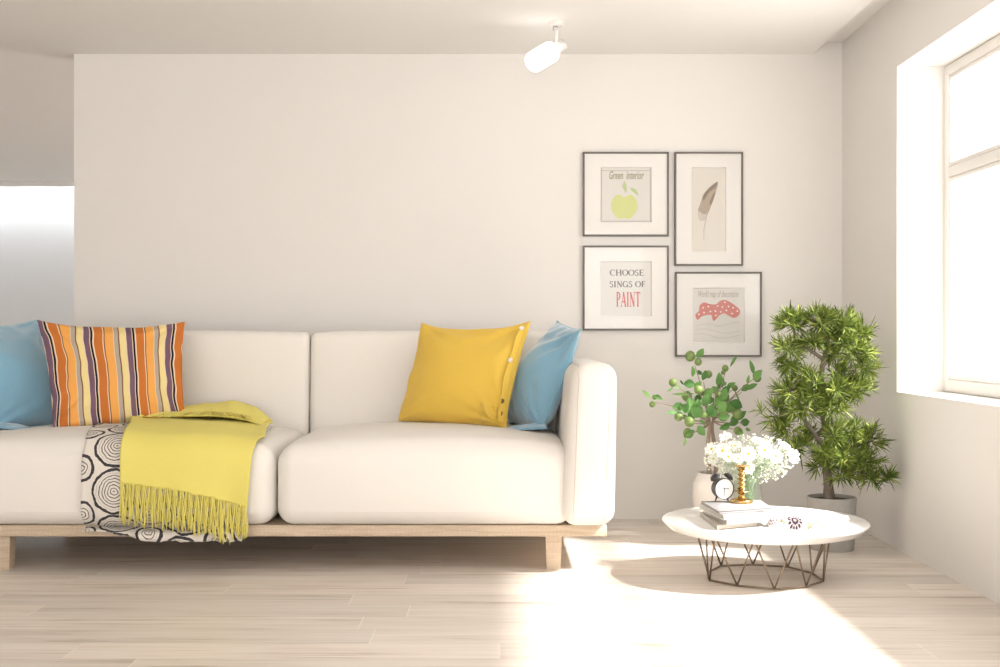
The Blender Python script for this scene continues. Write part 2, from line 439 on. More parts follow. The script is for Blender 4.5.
# window: outer frame, one transom, a wide fixed light
wr = bpy.data.objects.new('window_1', None); COL.objects.link(wr); wr.location = (XO, (WY0 + WY1) / 2, WZ0); ORG[wr.name] = Vector(wr.location); struct(wr)
FW, FD = .095, .07
f = MB()
GY1 = XO * F / 447.5; fw = WY1 - GY1
zt, zb = ZV(78.8, GY1), ZV(376, GY1)
ym0, ym1 = WY0 + fw, GY1
def win_bar(a, b): f.rbox(a, b, .008, 3)
win_bar((XO, GY1, WZ0), (XO + FD, WY1, WZ1)); win_bar((XO, WY0, WZ0), (XO + FD, WY0 + fw, WZ1))
win_bar((XO + .001, WY0, zt + .015), (XO + FD, WY1, WZ1)); win_bar((XO + .001, WY0, WZ0), (XO + FD, WY1, zb - .015))
zm0, zm1 = ZV(180, GY1), ZV(164.5, GY1)
win_bar((XO + .002, ym0 - .02, zm0 + .01), (XO + FD - .004, ym1 + .02, zm1 - .01))
f.build('window_frame', M['white_trim'], wr)
s = MB()
for z0, z1 in ((zb - .015, zm0 + .01), (zm1 - .01, zt + .015)):     # slim beads round each light
    for a, b in (((ym1 - .014, z0), (ym1 + .004, z1)), ((ym0 - .004, z0), (ym0 + .02, z1)), ((ym0, z0), (ym1, z0 + .02)), ((ym0, z1 - .02), (ym1, z1))):
        s.rbox((XO + .006, a[0], a[1]), (XO + FD - .01, b[0], b[1]), .006, 3)
s.build('window_bead', M['white_trim'], wr)
MB().box((XO + .022, ym0, zm1), (XO + .028, ym1, zt)).build('upper_pane', M['pane'], wr, smooth=False)
MB().box((XO + .022, ym0, zb), (XO + .028, ym1, zm0)).build('lower_pane', M['pane'], wr, smooth=False)
# made-up lip hiding the added area light that brightens the far wall
struct(MB().box((XL_, YF_ - .42, CZ - .05), (XP + 3, YF_ - .40, CZ)).build('added_trim_1', M['ceiling'], smooth=False))

# ------------------------------------------------------------------ sofa
SX = -.945                    # seam between the two seats
SFRONT, SBACK = 5.02, 5.93
ZS0, ZS1 = .196, .525
sofa = thing('sofa', 'long cream two-seat sofa with pale oak frame and square legs', 'sofa', (SX, 5.5, 0))
ARM_IN, ARM_OUT = .258, .474
LX = -.3                      # the left end of the sofa runs on a little
seat_bms = []
def seat_deform(seed):
    def fn(w, q):
        x, y, z = w
        cx, cy = max(0, 1 - abs(q[0]) ** 2.4), max(0, 1 - abs(q[1]) ** 4)
        if q[2] > 0: z += .062 * cx ** .8 * (.35 + .65 * cy) * smooth(q[2])
        if q[1] < 0: y -= .022 * cx ** .7 * max(0, 1 - q[2] ** 2) * smooth(-q[1])
        z += .004 * nz(x * 3 + seed, y * 3, z * 3) * max(0, q[2]); y += .004 * nz(x * 4, z * 4, seed) * max(0, -q[1])
        return x, y, z
    return fn
def mirrored(x): return 2 * SX - x
for k, (xa, xb) in enumerate(((SX + .003, ARM_IN + .050), (mirrored(ARM_IN + .050) + LX, SX - .003))):
    b_ = MB().rbox((xa, SFRONT, ZS0), (xb, SBACK + .06, ZS1), .075, 30, seat_deform(k * 7))
    seat_bms.append(b_); so = b_.build('seat_cushion', M['sofa'], sofa)
    z_s = ZV(511, SFRONT)
    bv = BVHTree.FromPolygons(b_.v, b_.f)
    pts = []
    for i in range(41):
        x = lerp(xa + .02, xb - .02, i / 40); h = bv.ray_cast(Vector((x, 4, z_s)), Vector((0, 1, 0)))
        if h[0]: pts.append(h[0] + Vector((0, .0012, 0)))
    MB().tube(pts, .0022, 6).build('seam', M['sofa'], so)
def back_deform(w, q):
    x, y, z = w
    cx, cz = max(0, 1 - abs(q[0]) ** 6), max(0, 1 - abs(q[2]) ** 4)
    if q[1] < 0: y -= .035 * cx * cz * smooth(-q[1])
    y += .06 * (z - .6) ; z += .012 * cx * max(0, q[2]) * (1 if q[2] > .5 else 0)
    return x, y, z
for xa, xb in ((SX + .002, ARM_IN + .11), (mirrored(ARM_IN + .11) + LX, SX - .002)):
    MB().rbox((xa, SBACK, .30), (xb, SBACK + .21, 1.008), .036, 24, back_deform).build('back_cushion', M['sofa'], sofa)
def arm_lean(sgn):
    def fn(w, q):
        x, y, z = w
        t = (z - .2) / .68
        x += sgn * lerp(.042, .014, (q[0] * sgn + 1) / 2) * t; bul = max(0, 1 - q[1] ** 6) * max(0, 1 - abs(q[2]) ** 4)
        x += .008 * q[0] * bul
        y -= .012 * (1 if q[1] < 0 else 0) * max(0, 1 - abs(q[0]) ** 2.5) * max(0, 1 - q[2] ** 4) * smooth(-q[1])
        z += .010 * max(0, 1 - q[0] ** 2) * smooth(q[2])
        return x, y, z
    return fn
for sgn in (1, -1):
    xa, xb = (ARM_IN, ARM_OUT) if sgn > 0 else (mirrored(ARM_OUT) + LX, mirrored(ARM_IN) + LX)
    b_ = MB().rbox((xa, 4.955, .203), (xb, SBACK + .20, .872), .062, 18, arm_lean(sgn))
    ao = b_.build('arm', M['sofa'], sofa)
    bv = BVHTree.FromPolygons(b_.v, b_.f)
    for e in (.20, .80):                        # two piped seams down the front face and over the top
        pts = []
        for i in range(26):
            z = lerp(.23, .84, i / 25); x = lerp(xa, xb, e) + sgn * .028 * (z - .2) / .68
            h = bv.ray_cast(Vector((x, 4, z)), Vector((0, 1, 0)))
            if h[0]: pts.append(h[0] + Vector((0, .0005, 0)))
        for i in range(30):
            y = lerp(5.0, 6.0, i / 29); x = lerp(xa, xb, e) + sgn * .028
            h = bv.ray_cast(Vector((x, y, 2)), Vector((0, 0, -1)))
            if h[0]: pts.append(h[0] + Vector((0, 0, -.0005)))
        MB().tube(pts, .0028, 6).build('seam', M['sofa_seam'], ao)
fr = MB()
zf0, zf1 = ZV(536.6, 5.06), .196
fr.rbox((mirrored(.45) + LX, 5.06, zf0), (.45, 5.10, zf1), .004, 3); fr.rbox((mirrored(.45) + LX, 6.02, zf0), (.45, 6.06, zf1), .004, 3)
fr.rbox((mirrored(.45) + LX, 5.10, zf0), (mirrored(.41) + LX, 6.02, zf1), .004, 3); fr.rbox((.41, 5.10, zf0), (.45, 6.02, zf1), .004, 3)
fr.rbox((mirrored(.41) + LX, 5.10, zf1 - .02), (.41, 6.02, zf1), .004, 3)
fr.build('frame', M['oak'], sofa)
def leg(x0, x1, y0, y1):
    m = MB(); t = .006
    m.add([(x0+t,y0+t,0),(x1-t,y0+t,0),(x1-t,y1-t,0),(x0+t,y1-t,0),(x0,y0,zf0+.001),(x1,y0,zf0+.001),(x1,y1,zf0+.001),(x0,y1,zf0+.001)],
          [(0,3,2,1),(4,5,6,7),(0,1,5,4),(1,2,6,5),(2,3,7,6),(3,0,4,7)])
    m.build('leg', M['oak_up'], sofa, smooth=False)
for y0 in (5.10, 5.92):
    leg(.193, .263, y0, y0 + .07); leg(mirrored(.263), mirrored(.193), y0, y0 + .07)

# ------------------------------------------------------------------ pillows
def pillow(c4, thick_f, thick_b, seed, concave=.09, cv=None, cvb=.02, N_=56, p=.42, wr=.010, sag=.0, dent=None, uvw=0.0):
    """closed cushion on the four corners TL, TR, BL, BR (seen from the front); returns mesh and edge loop"""
    TL, TR, BL, BR = [Vector(x) for x in c4]
    n = (TR - BL).cross(TL - BR).normalized()
    if n.y > 0: n = -n
    ups = (TL + TR - BL - BR).normalized()
    def base(u, v):
        a, b = 2 * u - 1, 2 * v - 1
        a2 = a * (1 - concave * (1 - b * b) ** 1.0); b2 = b * (1 - ((concave if cv is None else cv) if b > 0 else cvb) * (1 - abs(a) ** 2.6))
        uu, vv = (a2 + 1) / 2, (b2 + 1) / 2
        return (BL * (1 - uu) + BR * uu) * (1 - vv) + (TL * (1 - uu) + TR * uu) * vv
    def hgt(u, v):
        return max(0, math.sin(PI * u) * math.sin(PI * v)) ** p * (1 + sag * (1 - 2 * v))
    def wrk(u, v):
        e = 1 - min(1, 4 * min(u, 1 - u, v, 1 - v)); s = 0
        for cx, cy in ((0, 0), (1, 0), (0, 1), (1, 1)):
            dx, dy = u - cx, v - cy; r = math.hypot(dx, dy); an = math.atan2(dy, dx)
            s += math.exp(-(r / .38) ** 2) * nz(an * 4.2 + seed * 3 + cx * 5, cy * 7 + r * 1.2)
        s += .55 * e * nz(u * 7 + seed, v * 7, 3.1) + .5 * nz(u * 2.6 + seed, v * 2.6, 9.7)
        return s
    m = MB(); vs, uvs, fs = [], [], []
    for side in (0, 1):
        for i in range(N_ + 1):
            for j in range(N_ + 1):
                # finer towards the rim
                u = .5 - .5 * math.cos(PI * i / N_); v = .5 - .5 * math.cos(PI * j / N_)
                h = hgt(u, v); q = base(u, v)
                k = wrk(u, v) * wr * min(1, h * 2)
                if side == 0: q = q + n * (thick_f * h + k)
                else: q = q - n * (thick_b * h + k * .5)
                if dent and side == 0: q = q + n * dent(u, v)
                q = q + n * (.012 * nz(u * 5 + seed, v * 5, 1.7) * (1 - min(1, h)))
                vs.append(q); uvs.append((u + uvw * (nz(u * 3.3 + seed, v * 4.2, 5.5) + .5 * nz(u * 8, v * 9 + seed, 2.5)) * (.35 + 1.3 * abs(2 * u - 1)), v))
        o = side * (N_ + 1) ** 2
        for i in range(N_):
            for j in range(N_):
                a = [o + i*(N_+1)+j, o + (i+1)*(N_+1)+j, o + (i+1)*(N_+1)+j+1, o + i*(N_+1)+j+1]
                fs.append(a if side == 0 else a[::-1])
    # stitch the rims: weld by index
    W = (N_ + 1) ** 2; remap = {}
    for i in range(N_ + 1):
        for j in range(N_ + 1):
            if i in (0, N_) or j in (0, N_): remap[W + i * (N_ + 1) + j] = i * (N_ + 1) + j
    fs = [[remap.get(x, x) for x in f_] for f_ in fs]
    used = sorted({x for f_ in fs for x in f_}); ix = {x: k for k, x in enumerate(used)}
    m.add([vs[x] for x in used], [[ix[x] for x in f_] for f_ in fs], [uvs[x] for x in used])
    loop = [vs[i * (N_+1)] for i in range(N_)] + [vs[N_ * (N_+1) + j] for j in range(N_)] + \
           [vs[(N_-i) * (N_+1) + N_] for i in range(N_)] + [vs[N_ - j] for j in range(N_)]
    return m, loop, n, (lambda u, v: base(u, v) + n * (thick_f * hgt(u, v) + wrk(u, v) * wr * min(1, hgt(u, v) * 2)))

# blue pillow propped between the yellow one and the arm
def blue(off, flip, seed, label, loc_name):
    pts = [P(557, 321, 5.88), P(582, 330, 5.45), P(511, 423, 5.83), P(542, 430, 5.44)]
    if flip: pts = [Vector((mirrored(q.x) + off, q.y, q.z)) for q in pts]; pts[1].x -= .14; pts[3].x -= .14
    else: pts = [Vector((q.x + off, q.y, q.z)) for q in pts]
    m, loop, n, S = pillow(pts, .135, .085, seed, concave=.04, wr=.045, sag=.3, p=.5)
    b = thing('pillow', label, 'pillow', ((pts[2] + pts[3]) / 2), None)
    m.build('cover', M['blue'], b)
    MB().tube(loop, .0035, 6, closed=True).build('piping', M['blue_pipe'], b)
    # loose corner of the cover folded on the seat
    q0, dx = pts[3], (-1 if not flip else 1)
    m2 = MB()
    def fold(u, v):
        x = q0.x + dx * lerp(-.02, .17, u); y = q0.y + lerp(.10, -.05 + .05 * u, v)
        return (x, y, q0.z + .012 + .022 * math.sin(PI * v) * (1 - .5 * u) + .006 * nz(u * 4, v * 5, seed) - .02 * u * u)
    m2.grid(fold, 14, 10); m2.build('corner_flap', M['blue'], b, solid=.006)
    return b
blue(0, False, 3.3, 'blue pillow wedged between the mustard pillow and the sofa arm', 'r')
blue(-.10, True, 8.1, 'blue pillow behind the striped orange cushion', 'l')

# mustard pillow with a buttoned edge
mp = [P(422, 323, 5.80), P(531, 321, 5.62), P(398, 421, 5.72), P(506, 428, 5.46)]
m, loop, n, S = pillow(mp, .10, .06, 1.4, concave=.05, cv=.15, wr=.032, sag=.3)
must = thing('pillow', 'mustard yellow linen pillow with a row of buttons down one edge', 'pillow', (mp[2] + mp[3]) / 2)
m.build('cover', M['mustard'], must)
# buttoned flange along the right edge
fl = MB()
def flange(u, v):
    a = S(.985, .03 + .94 * v); b = S(.945, .03 + .94 * v) + n * .004
    q = a.lerp(b, u) + n * (.006 + .006 * math.sin(v * 17) * u)
    return q
fl.grid(flange, 6, 40); fl.build('button_band', M['mustard'], must, solid=.004)
for v_, mm in ((.925, 'button'), (.60, 'button'), (.22, 'hole'), (.11, 'hole')):
    q = S(.962, v_) + n * .012
    mb = MB(); zax = n; xax = Vector((0, 0, 1)).cross(zax).normalized(); yax = zax.cross(xax)
    mb.xf = Matrix(((xax.x, yax.x, zax.x, q.x), (xax.y, yax.y, zax.y, q.y), (xax.z, yax.z, zax.z, q.z), (0, 0, 0, 1)))
    mb.lathe([(.0001, -.002), (.010, -.002), (.0115, 0), (.010, .0025), (.006, .002), (.0001, .002)], n=16)
    o = mb.build('button', M[mm], must)
    if mm == 'hole': o['label'] = 'dark brown buttonhole'  # dark disc stands in for a buttonhole
    else: o['label'] = 'pearl white button'
# gathered knot low on the band
kb = MB()
def knot(u, v):
    q = S(.80 + .13 * u, .02 + .16 * v); r_ = math.sin(PI * u) * math.sin(PI * v)
    return q + n * (.006 + .030 * r_ * (.6 + .6 * math.sin(9 * u + 7 * v)))
kb.grid(knot, 16, 16); kb.build('gathered_fold', M['mustard'], must, solid=.004)

# striped cushion
sp = [P(37, 320, 5.58), P(185, 321, 5.78), P(53, 428, 5.40), P(186, 424, 5.60)]
m, loop, n, S = pillow(sp, .085, .055, 6.2, concave=.05, cv=.15, wr=.034, sag=.3, uvw=.016)
st = thing('cushion', 'orange and purple striped cushion leaning on the sofa back', 'cushion', (sp[2] + sp[3]) / 2)
m.build('cover', M['stripe'], st)

# ------------------------------------------------------------------ throws over the left seat
bv_seat = BVHTree.FromPolygons(seat_bms[1].v, seat_bms[1].f)
def profile(X, lift):
    """points over the seat from its back, over the front edge and straight down"""
    pts = []
    for i in range(90):
        a = R(lerp(38, 202, i / 89)); d = Vector((0, math.cos(a), math.sin(a)))
        h = bv_seat.ray_cast(Vector((X, 5.5, .36)), d)
        if h[0]: pts.append(h[0] + d * lift)
    # never go back under the cushion: hang straight from the foremost point
    ym = min(q.y for q in pts); out = []
    for q in pts:
        if out and out[-1].y < ym + .004 and q.z < .36: q = Vector((q.x, min(q.y, ym + .006), q.z))
        out.append(q)
    last = out[-1]
    for k in range(1, 12): out.append(Vector((X, min(last.y, ym + .004), last.z - .02 * k)))
    return out
class Drape:
    def __init__(self, x0, x1, lift, n=44):
        self.x0, self.x1, self.n = x0, x1, n
        self.c = [self.prep(profile(lerp(x0, x1, i / n), lift)) for i in range(n + 1)]
    def prep(self, pts):
        s = [0]
        for a, b in zip(pts, pts[1:]): s.append(s[-1] + (b - a).length)
        return pts, s
    def one(self, k, s):
        pts, ss = self.c[k]
        s = max(0, min(ss[-1], s))
        for i in range(len(ss) - 1):
            if s <= ss[i + 1]:
                return pts[i].lerp(pts[i + 1], (s - ss[i]) / max(1e-6, ss[i + 1] - ss[i]))
        return pts[-1]
    def at(self, X, s):
        t = (X - self.x0) / (self.x1 - self.x0) * self.n; k = max(0, min(self.n - 1, int(t)))
        q = self.one(k, s).lerp(self.one(k + 1, s), max(0, min(1, t - k))); q.x = X
        return q
    def s_at_z(self, X, z):
        """arc length where the hanging front reaches height z"""
        lo = .6; s = lo
        while s < 1.5 and (self.at(X, s).z > z or self.at(X, s).y > 5.3): s += .005
        return s
dr1 = Drape(-1.95, -1.0, .006); dr2 = Drape(-1.95, -1.0, .020)
hang = lambda q: smooth((.50 - q.z) / .3) if q.y < 5.3 else 0

ring = MB()
S_REF = dr1.s_at_z(-1.602, .352)
Lr = {}
def ring_pt(u, v):
    s0 = .12; zb_ = lerp(.178, .142, smooth((u - .15) / .3)); 
    Xb = lerp(-1.742, -1.075, u); se = dr1.s_at_z(Xb, zb_)
    s = lerp(s0, se, v)
    XLf = keyed([(0, -1.86), (.5, -1.80), (.75, -1.742), (1.2, -1.742)], s)
    X = lerp(XLf, -1.075, u)
    q = dr1.at(X, s); h = hang(q)
    q.y -= h * (.010 + .011 * math.sin(X * 38) + .008 * math.sin(X * 71 + 1) * (.5 + .5 * v))
    Lr[(u, v)] = (X + 1.602, s - S_REF); return q
ring.grid(ring_pt, 60, 70, uvf=lambda u, v: Lr[(u, v)])
o = ring.build('throw', M['rings'], solid=.004)
tag(o, 'off-white throw printed with dark tree-ring circles under the yellow blanket', 'throw')

blanket = thing('blanket', 'yellow fringed wool blanket draped over the front of the seat', 'blanket', (-1.35, 5.1, .55))
yb = MB(); edge = []
def yl_pt(u, v):
    Xb = lerp(-1.565, -1.062, u); zb_ = lerp(.378, .286, u ** 1.4)
    se = dr2.s_at_z(Xb, zb_); s = lerp(.0, se, v)
    XLf = keyed([(0, -1.76), (.25, -1.70), (.55, -1.62), (.75, -1.585), (1.2, -1.56)], s)
    XRf = keyed([(0, -1.09), (.3, -1.06), (.6, -1.01), (.8, -1.035), (1.2, -1.062)], s)
    X = lerp(XLf, XRf, u); q = dr2.at(X, s); h = hang(q)
    q.y -= h * (.020 + .010 * math.sin(X * 19 + .6) + .004 * math.sin(X * 43 + 2)) + .004 * h * nz(X * 9, q.z * 9, 2)
    q.z += (1 - h) * (.006 + .008 * nz(X * 5, q.y * 5, 4.4) + .004 * nz(X * 14, q.y * 14, 1.1))
    # thin rolled side edges
    q.z += .006 * (1 - h) * (math.exp(-(u / .05) ** 2) + math.exp(-((1 - u) / .05) ** 2))
    return q
yb.grid(yl_pt, 70, 80)
# folded-over back: a soft ridge whose short flap ends in fringe
def ridge(u, v):
    X = lerp(-1.755, -1.095, u)
    hgt_ = keyed([(0, .012), (.15, .030), (.45, .055), (.75, .088), (.9, .066), (1, .012)], u)
    yz = [(5.66, .012), (5.755, .25 * 1), (5.80, .6), (5.79, .9), (5.74, 1.0), (5.66, .82), (5.585, .5), (5.54, .30)]
    t = v * (len(yz) - 1); k = min(len(yz) - 2, int(t)); a, b = yz[k], yz[k + 1]; fz = t - k
    y = lerp(a[0], b[0], fz); hh = lerp(a[1], b[1], fz)
    y -= .05 * u; base = dr2.at(X, .0).z
    hitp = bv_seat.ray_cast(Vector((X, y, 2)), Vector((0, 0, -1)))
    base = hitp[0].z + .022 if hitp[0] else base
    return (X, y + .008 * nz(X * 11, v * 3), base + hgt_ * hh + .005 * nz(X * 13, y * 13, 2))
yb.grid(ridge, 60, 28)
yo = yb.build('wool_sheet', M['yellow'], blanket, solid=.005)
fg = MB(); rnd = random.Random(5)
for i in range(150):                               # strands below the front hem
    u = (i + .5) / 150; q = Vector(yl_pt(u, 1.0))
    ln = lerp(.165, .150, u) * rnd.uniform(.82, 1.08)
    if u > .72: ln *= lerp(1.0, .86, (u - .72) / .28)
    if .72 < u < .86: ln *= 1.12
    sway = rnd.uniform(-.006, .006); pts = []
    for k in range(6):
        t = k / 5; pts.append(q + Vector((sway * t * t + .004 * math.sin(t * 5 + i), -.004 - .006 * math.sin(t * 3 + i * 1.7), .006 - (ln + .006) * t)))
    fg.tube(pts, [.0026, .0032, .0031, .0030, .0028, .0020], 5)
fg.build('fringe', M['yellow'], yo); fg = MB()
for i in range(70):                                # strands lying on the folded-back flap
    u = lerp(.02, .93, (i + .5) / 70); q = Vector(ridge(u, 1.0)); g = .080 * rnd.uniform(.7, 1.2)
    side = -.5 + rnd.uniform(-.5, .5) if u < .6 else .55 + rnd.uniform(-.3, .4)
    pts = [q + Vector((0, .05, .020)), q + Vector((side * g * .2, .02, .020)), q + Vector((side * g * .6, -.3 * g, .012)), q + Vector((side * g, -.8 * g, .004))]
    fg.tube(pts, [.002, .0032, .003, .0016], 5)
for i in range(7):                                 # a few loose strands trailing on the ringed throw
    q = Vector(ridge(.01 + .01 * i, 1.0)); pts = [q, q + Vector((-.05, -.02, .006)), q + Vector((-.09 - .02 * i, -.03 - .01 * i, .004))]
    fg.tube(pts, [.003, .003, .0015], 5)
fg.build('fringe', M['yellow'], yo)

# ------------------------------------------------------------------ pictures
def text_mesh(s, size, shear=0.0, xscale=1.0):
    cu = bpy.data.curves.new('t', 'FONT'); cu.body = s; cu.size = size; cu.shear = shear; cu.align_x = 'CENTER'; cu.resolution_u = 3; cu.offset = size * .018
    ob = bpy.data.objects.new('t', cu); COL.objects.link(ob); bpy.context.view_layer.update()
    dg = bpy.context.evaluated_depsgraph_get(); me = bpy.data.meshes.new_from_object(ob.evaluated_get(dg))
    vs = [(v.co.x * xscale, v.co.y) for v in me.vertices]; fs = [tuple(p.vertices) for p in me.polygons]
    bpy.data.objects.remove(ob); bpy.data.curves.remove(cu); bpy.data.meshes.remove(me)
    return vs, fs
# serif capitals as strokes: l = line x0,y0,x1,y1,w ; a = arc cx,cy,rx,ry,deg0,deg1,w_thin,w_thick
TK, TN = .20, .085
def serif(x, y): return ('l', x - .13, y, x + .13, y, .05)
GL = {
 'C': (.78, [('a', .43, .5, .36, .46, 50, 310, TN, TK), ('l', .68, .72, .70, .95, .05)]),
 'H': (.95, [('l', .2, 0, .2, 1, TK), ('l', .75, 0, .75, 1, TK), ('l', .2, .52, .75, .52, TN), serif(.2, .02), serif(.2, .98), serif(.75, .02), serif(.75, .98)]),
 'O': (.88, [('a', .44, .5, .36, .46, 0, 360, TN, TK)]),
 'S': (.62, [('a', .31, .735, .19, .21, 20, 270, .13, .14), ('a', .31, .275, .20, .25, -160, 90, .13, .15), ('l', .50, .80, .52, .96, .05), ('l', .09, .06, .10, .24, .05)]),
 'E': (.70, [('l', .2, 0, .2, 1, TK), ('l', .2, .97, .6, .97, TN), ('l', .2, .03, .62, .03, TN), ('l', .2, .52, .5, .52, TN), ('l', .6, .82, .6, 1, .05), ('l', .63, 0, .63, .2, .05), ('l', .5, .43, .5, .61, .05), ('l', .07, .02, .2, .02, .05), ('l', .07, .98, .2, .98, .05)]),
 'I': (.42, [('l', .21, 0, .21, 1, TK), serif(.21, .02), serif(.21, .98)]),
 'N': (.92, [('l', .2, 0, .2, 1, TN), ('l', .74, 0, .74, 1, TN), ('l', .2, .97, .74, .03, TK), serif(.2, .02), serif(.74, .98), ('l', .07, .98, .2, .98, .05)]),
 'G': (.86, [('a', .43, .5, .36, .46, 50, 330, TN, TK), ('l', .72, .02, .72, .44, TK * .9), ('l', .58, .44, .84, .44, .05), ('l', .68, .74, .70, .95, .05)]),
 'F': (.66, [('l', .2, 0, .2, 1, TK), ('l', .2, .97, .58, .97, TN), ('l', .2, .50, .48, .50, TN), ('l', .58, .8, .58, 1, .05), ('l', .48, .41, .48, .59, .05), serif(.2, .02), ('l', .07, .98, .2, .98, .05)]),
 'P': (.70, [('l', .2, 0, .2, 1, TK), ('a', .30, .74, .28, .235, -90, 90, TN, TK), ('l', .2, .97, .32, .97, TN), ('l', .2, .51, .32, .51, TN), serif(.2, .02), ('l', .07, .98, .2, .98, .05)]),
 'A': (.88, [('l', .12, 0, .43, 1, TN), ('l', .43, 1, .74, 0, TK), ('l', .24, .34, .64, .34, TN), ('l', 0, .02, .24, .02, .05), ('l', .6, .02, .88, .02, .05)]),
 'T': (.78, [('l', .39, 0, .39, 1, TK), ('l', .06, .97, .72, .97, TN), ('l', .06, .78, .06, 1, .05), ('l', .72, .78, .72, 1, .05), serif(.39, .02)]),
 ' ': (.38, []),
}
def serif_text(s, h, width):
    """polygons of a line of serif capitals, centred on x=0, h tall, width wide"""
    tot = sum(GL[c][0] for c in s); kx = width / tot; x0 = -width / 2; out = []
    for c in s:
        w, strokes = GL[c]
        for q in strokes:
            if q[0] == 'l':
                _, xa, ya, xb, yb_, t = q
                dx, dy = xb - xa, yb_ - ya; ln = math.hypot(dx, dy); nx, ny = -dy / ln * t / 2, dx / ln * t / 2
                pl = [(xa + nx, ya + ny), (xb + nx, yb_ + ny), (xb - nx, yb_ - ny), (xa - nx, ya - ny)]
                out.append([(x0 + px * kx, py * h) for px, py in pl])
            else:
                _, cx, cy, rx, ry, a0, a1, tn, tk = q; n_ = 20
                for i in range(n_):
                    pl = []
                    for a, sg in ((lerp(a0, a1, i / n_), 1), (lerp(a0, a1, (i + 1) / n_), 1), (lerp(a0, a1, (i + 1) / n_), -1), (lerp(a0, a1, i / n_), -1)):
                        t = lerp(tn, tk, abs(math.cos(R(a))) ** 1.3) / 2 * sg
                        pl.append((cx + (rx + t) * math.cos(R(a)), cy + (ry + t * .8) * math.sin(R(a))))
                    out.append([(x0 + px * kx, py * h) for px, py in pl])
        x0 += w * kx
    return out
PX = D / F                     # metres per pixel on the long wall
def picture(label, u0, v0, u1, v1, iu0, iv0, iu1, iv1, paper, art, inks):
    X0, X1, Z0, Z1 = XU(u0, D), XU(u1, D), ZV(v1, D), ZV(v0, D)
    t = thing('framed_picture', label, 'picture', ((X0 + X1) / 2, D, Z0), 'dark-framed pictures on the back wall')
    g = .0098; y0, y1 = D - .024, D - .0005
    f = MB()
    for a, b in (((X0, Z1 - g), (X1, Z1)), ((X0, Z0), (X1, Z0 + g)), ((X0, Z0 + g), (X0 + g, Z1 - g)), ((X1 - g, Z0 + g), (X1, Z1 - g))):
        f.rbox((a[0], y0, a[1]), (b[0], y1, b[1]), .0015, 3)
    f.build('frame', M['frame'], t)
    i0, i1, k0, k1 = XU(iu0, D), XU(iu1, D), ZV(iv1, D), ZV(iv0, D)
    m = MB(); ym, yp, bev = D - .016, D - .0095, .003
    o_ = [(X0 + g, Z0 + g), (X1 - g, Z0 + g), (X1 - g, Z1 - g), (X0 + g, Z1 - g)]; n_ = [(i0 - bev, k0 - bev), (i1 + bev, k0 - bev), (i1 + bev, k1 + bev), (i0 - bev, k1 + bev)]; p_ = [(i0, k0), (i1, k0), (i1, k1), (i0, k1)]
    vs = [(x, ym, z) for x, z in o_] + [(x, ym, z) for x, z in n_] + [(x, yp, z) for x, z in p_]
    m.add(vs, [(k, (k+1) % 4, 4 + (k+1) % 4, 4 + k) for k in range(4)] + [(4 + k, 4 + (k+1) % 4, 8 + (k+1) % 4, 8 + k) for k in range(4)])
    m.build('mat_board', M['mat'], t, smooth=False)
    pr = MB(); pr.poly([(i0, yp + .001, k0), (i1, yp + .001, k0), (i1, yp + .001, k1), (i0, yp + .001, k1)])
    W, H = i1 - i0, k1 - k0
    def put(poly, layer, lift=.0008):   # polygon in print fractions, metres measured from the print's lower left
        pr.cur = layer; pr.poly([(i0 + x, yp + .001 - lift, k0 + z) for x, z in poly])
    def putm(vs_, fs_, layer, cx, cz, lift=.0008):
        pr.cur = layer; pr.add([(i0 + cx + x, yp + .001 - lift, k0 + cz + z) for x, z in vs_], fs_)
    art(put, putm, W, H)
    pr.build('print', [paper] + inks, t, smooth=False)
    MB().box((X0 + g, D - .0205, Z0 + g), (X1 - g, D - .0195, Z1 - g)).build('glass', M['glazing'], t, smooth=False)
def spline(pts, n=8):
    out = []; m = len(pts)
    for i in range(m):
        a, b, c_, d = [Vector(pts[(i + k) % m]) for k in (-1, 0, 1, 2)]
        for k in range(n):
            t = k / n
            q = .5 * ((2 * b) + (c_ - a) * t + (2 * a - 5 * b + 4 * c_ - d) * t * t + (-a + 3 * b - 3 * c_ + d) * t ** 3)
            out.append((q.x, q.y))
    return out
def px(pts, ox, oy, sx, sy, H): return [((x - ox) / sx * PX, H - (y - oy) / sy * PX) for x, y in pts]

def art_apple(put, putm, W, H):
    ox, oy, s = 62, 68, 10.42                         # zoomed crop of the print
    q = lambda pts: px(pts, ox, oy, s, s, H)
    put(spline(q([(306, 372), (245, 346), (195, 380), (168, 460), (190, 540), (245, 596), (305, 590), (365, 596), (420, 540), (445, 460), (420, 385), (370, 347)])), 1)
    put(spline(q([(308, 205), (330, 265), (326, 328), (298, 290), (287, 250)])), 2)
    put(spline(q([(366, 278), (420, 290), (455, 355), (425, 340), (390, 315)])), 2)
    vs, fs = text_mesh('Green  interior', .060, .28, .50); putm(vs, fs, 3, W * .5, H - .060)
    e = .006                                          # a thin ruled border
    for a, b in (((0, 0), (W, e)), ((0, H - e * 3), (W, H - e * 2.2)), ((0, 0), (e, H)), ((W - e, 0), (W, H))):
        put([(a[0], a[1]), (b[0], a[1]), (b[0], b[1]), (a[0], b[1])], 4, .0005)
picture('framed print of a green apple above the framed words', 582.6, 152.4, 668.4, 236.6, 600.7, 168, 650.7, 222, M['paper'], art_apple,
        [M['ink_apple'], M['ink_leaf'], M['ink_olive'], M['ink_line']])
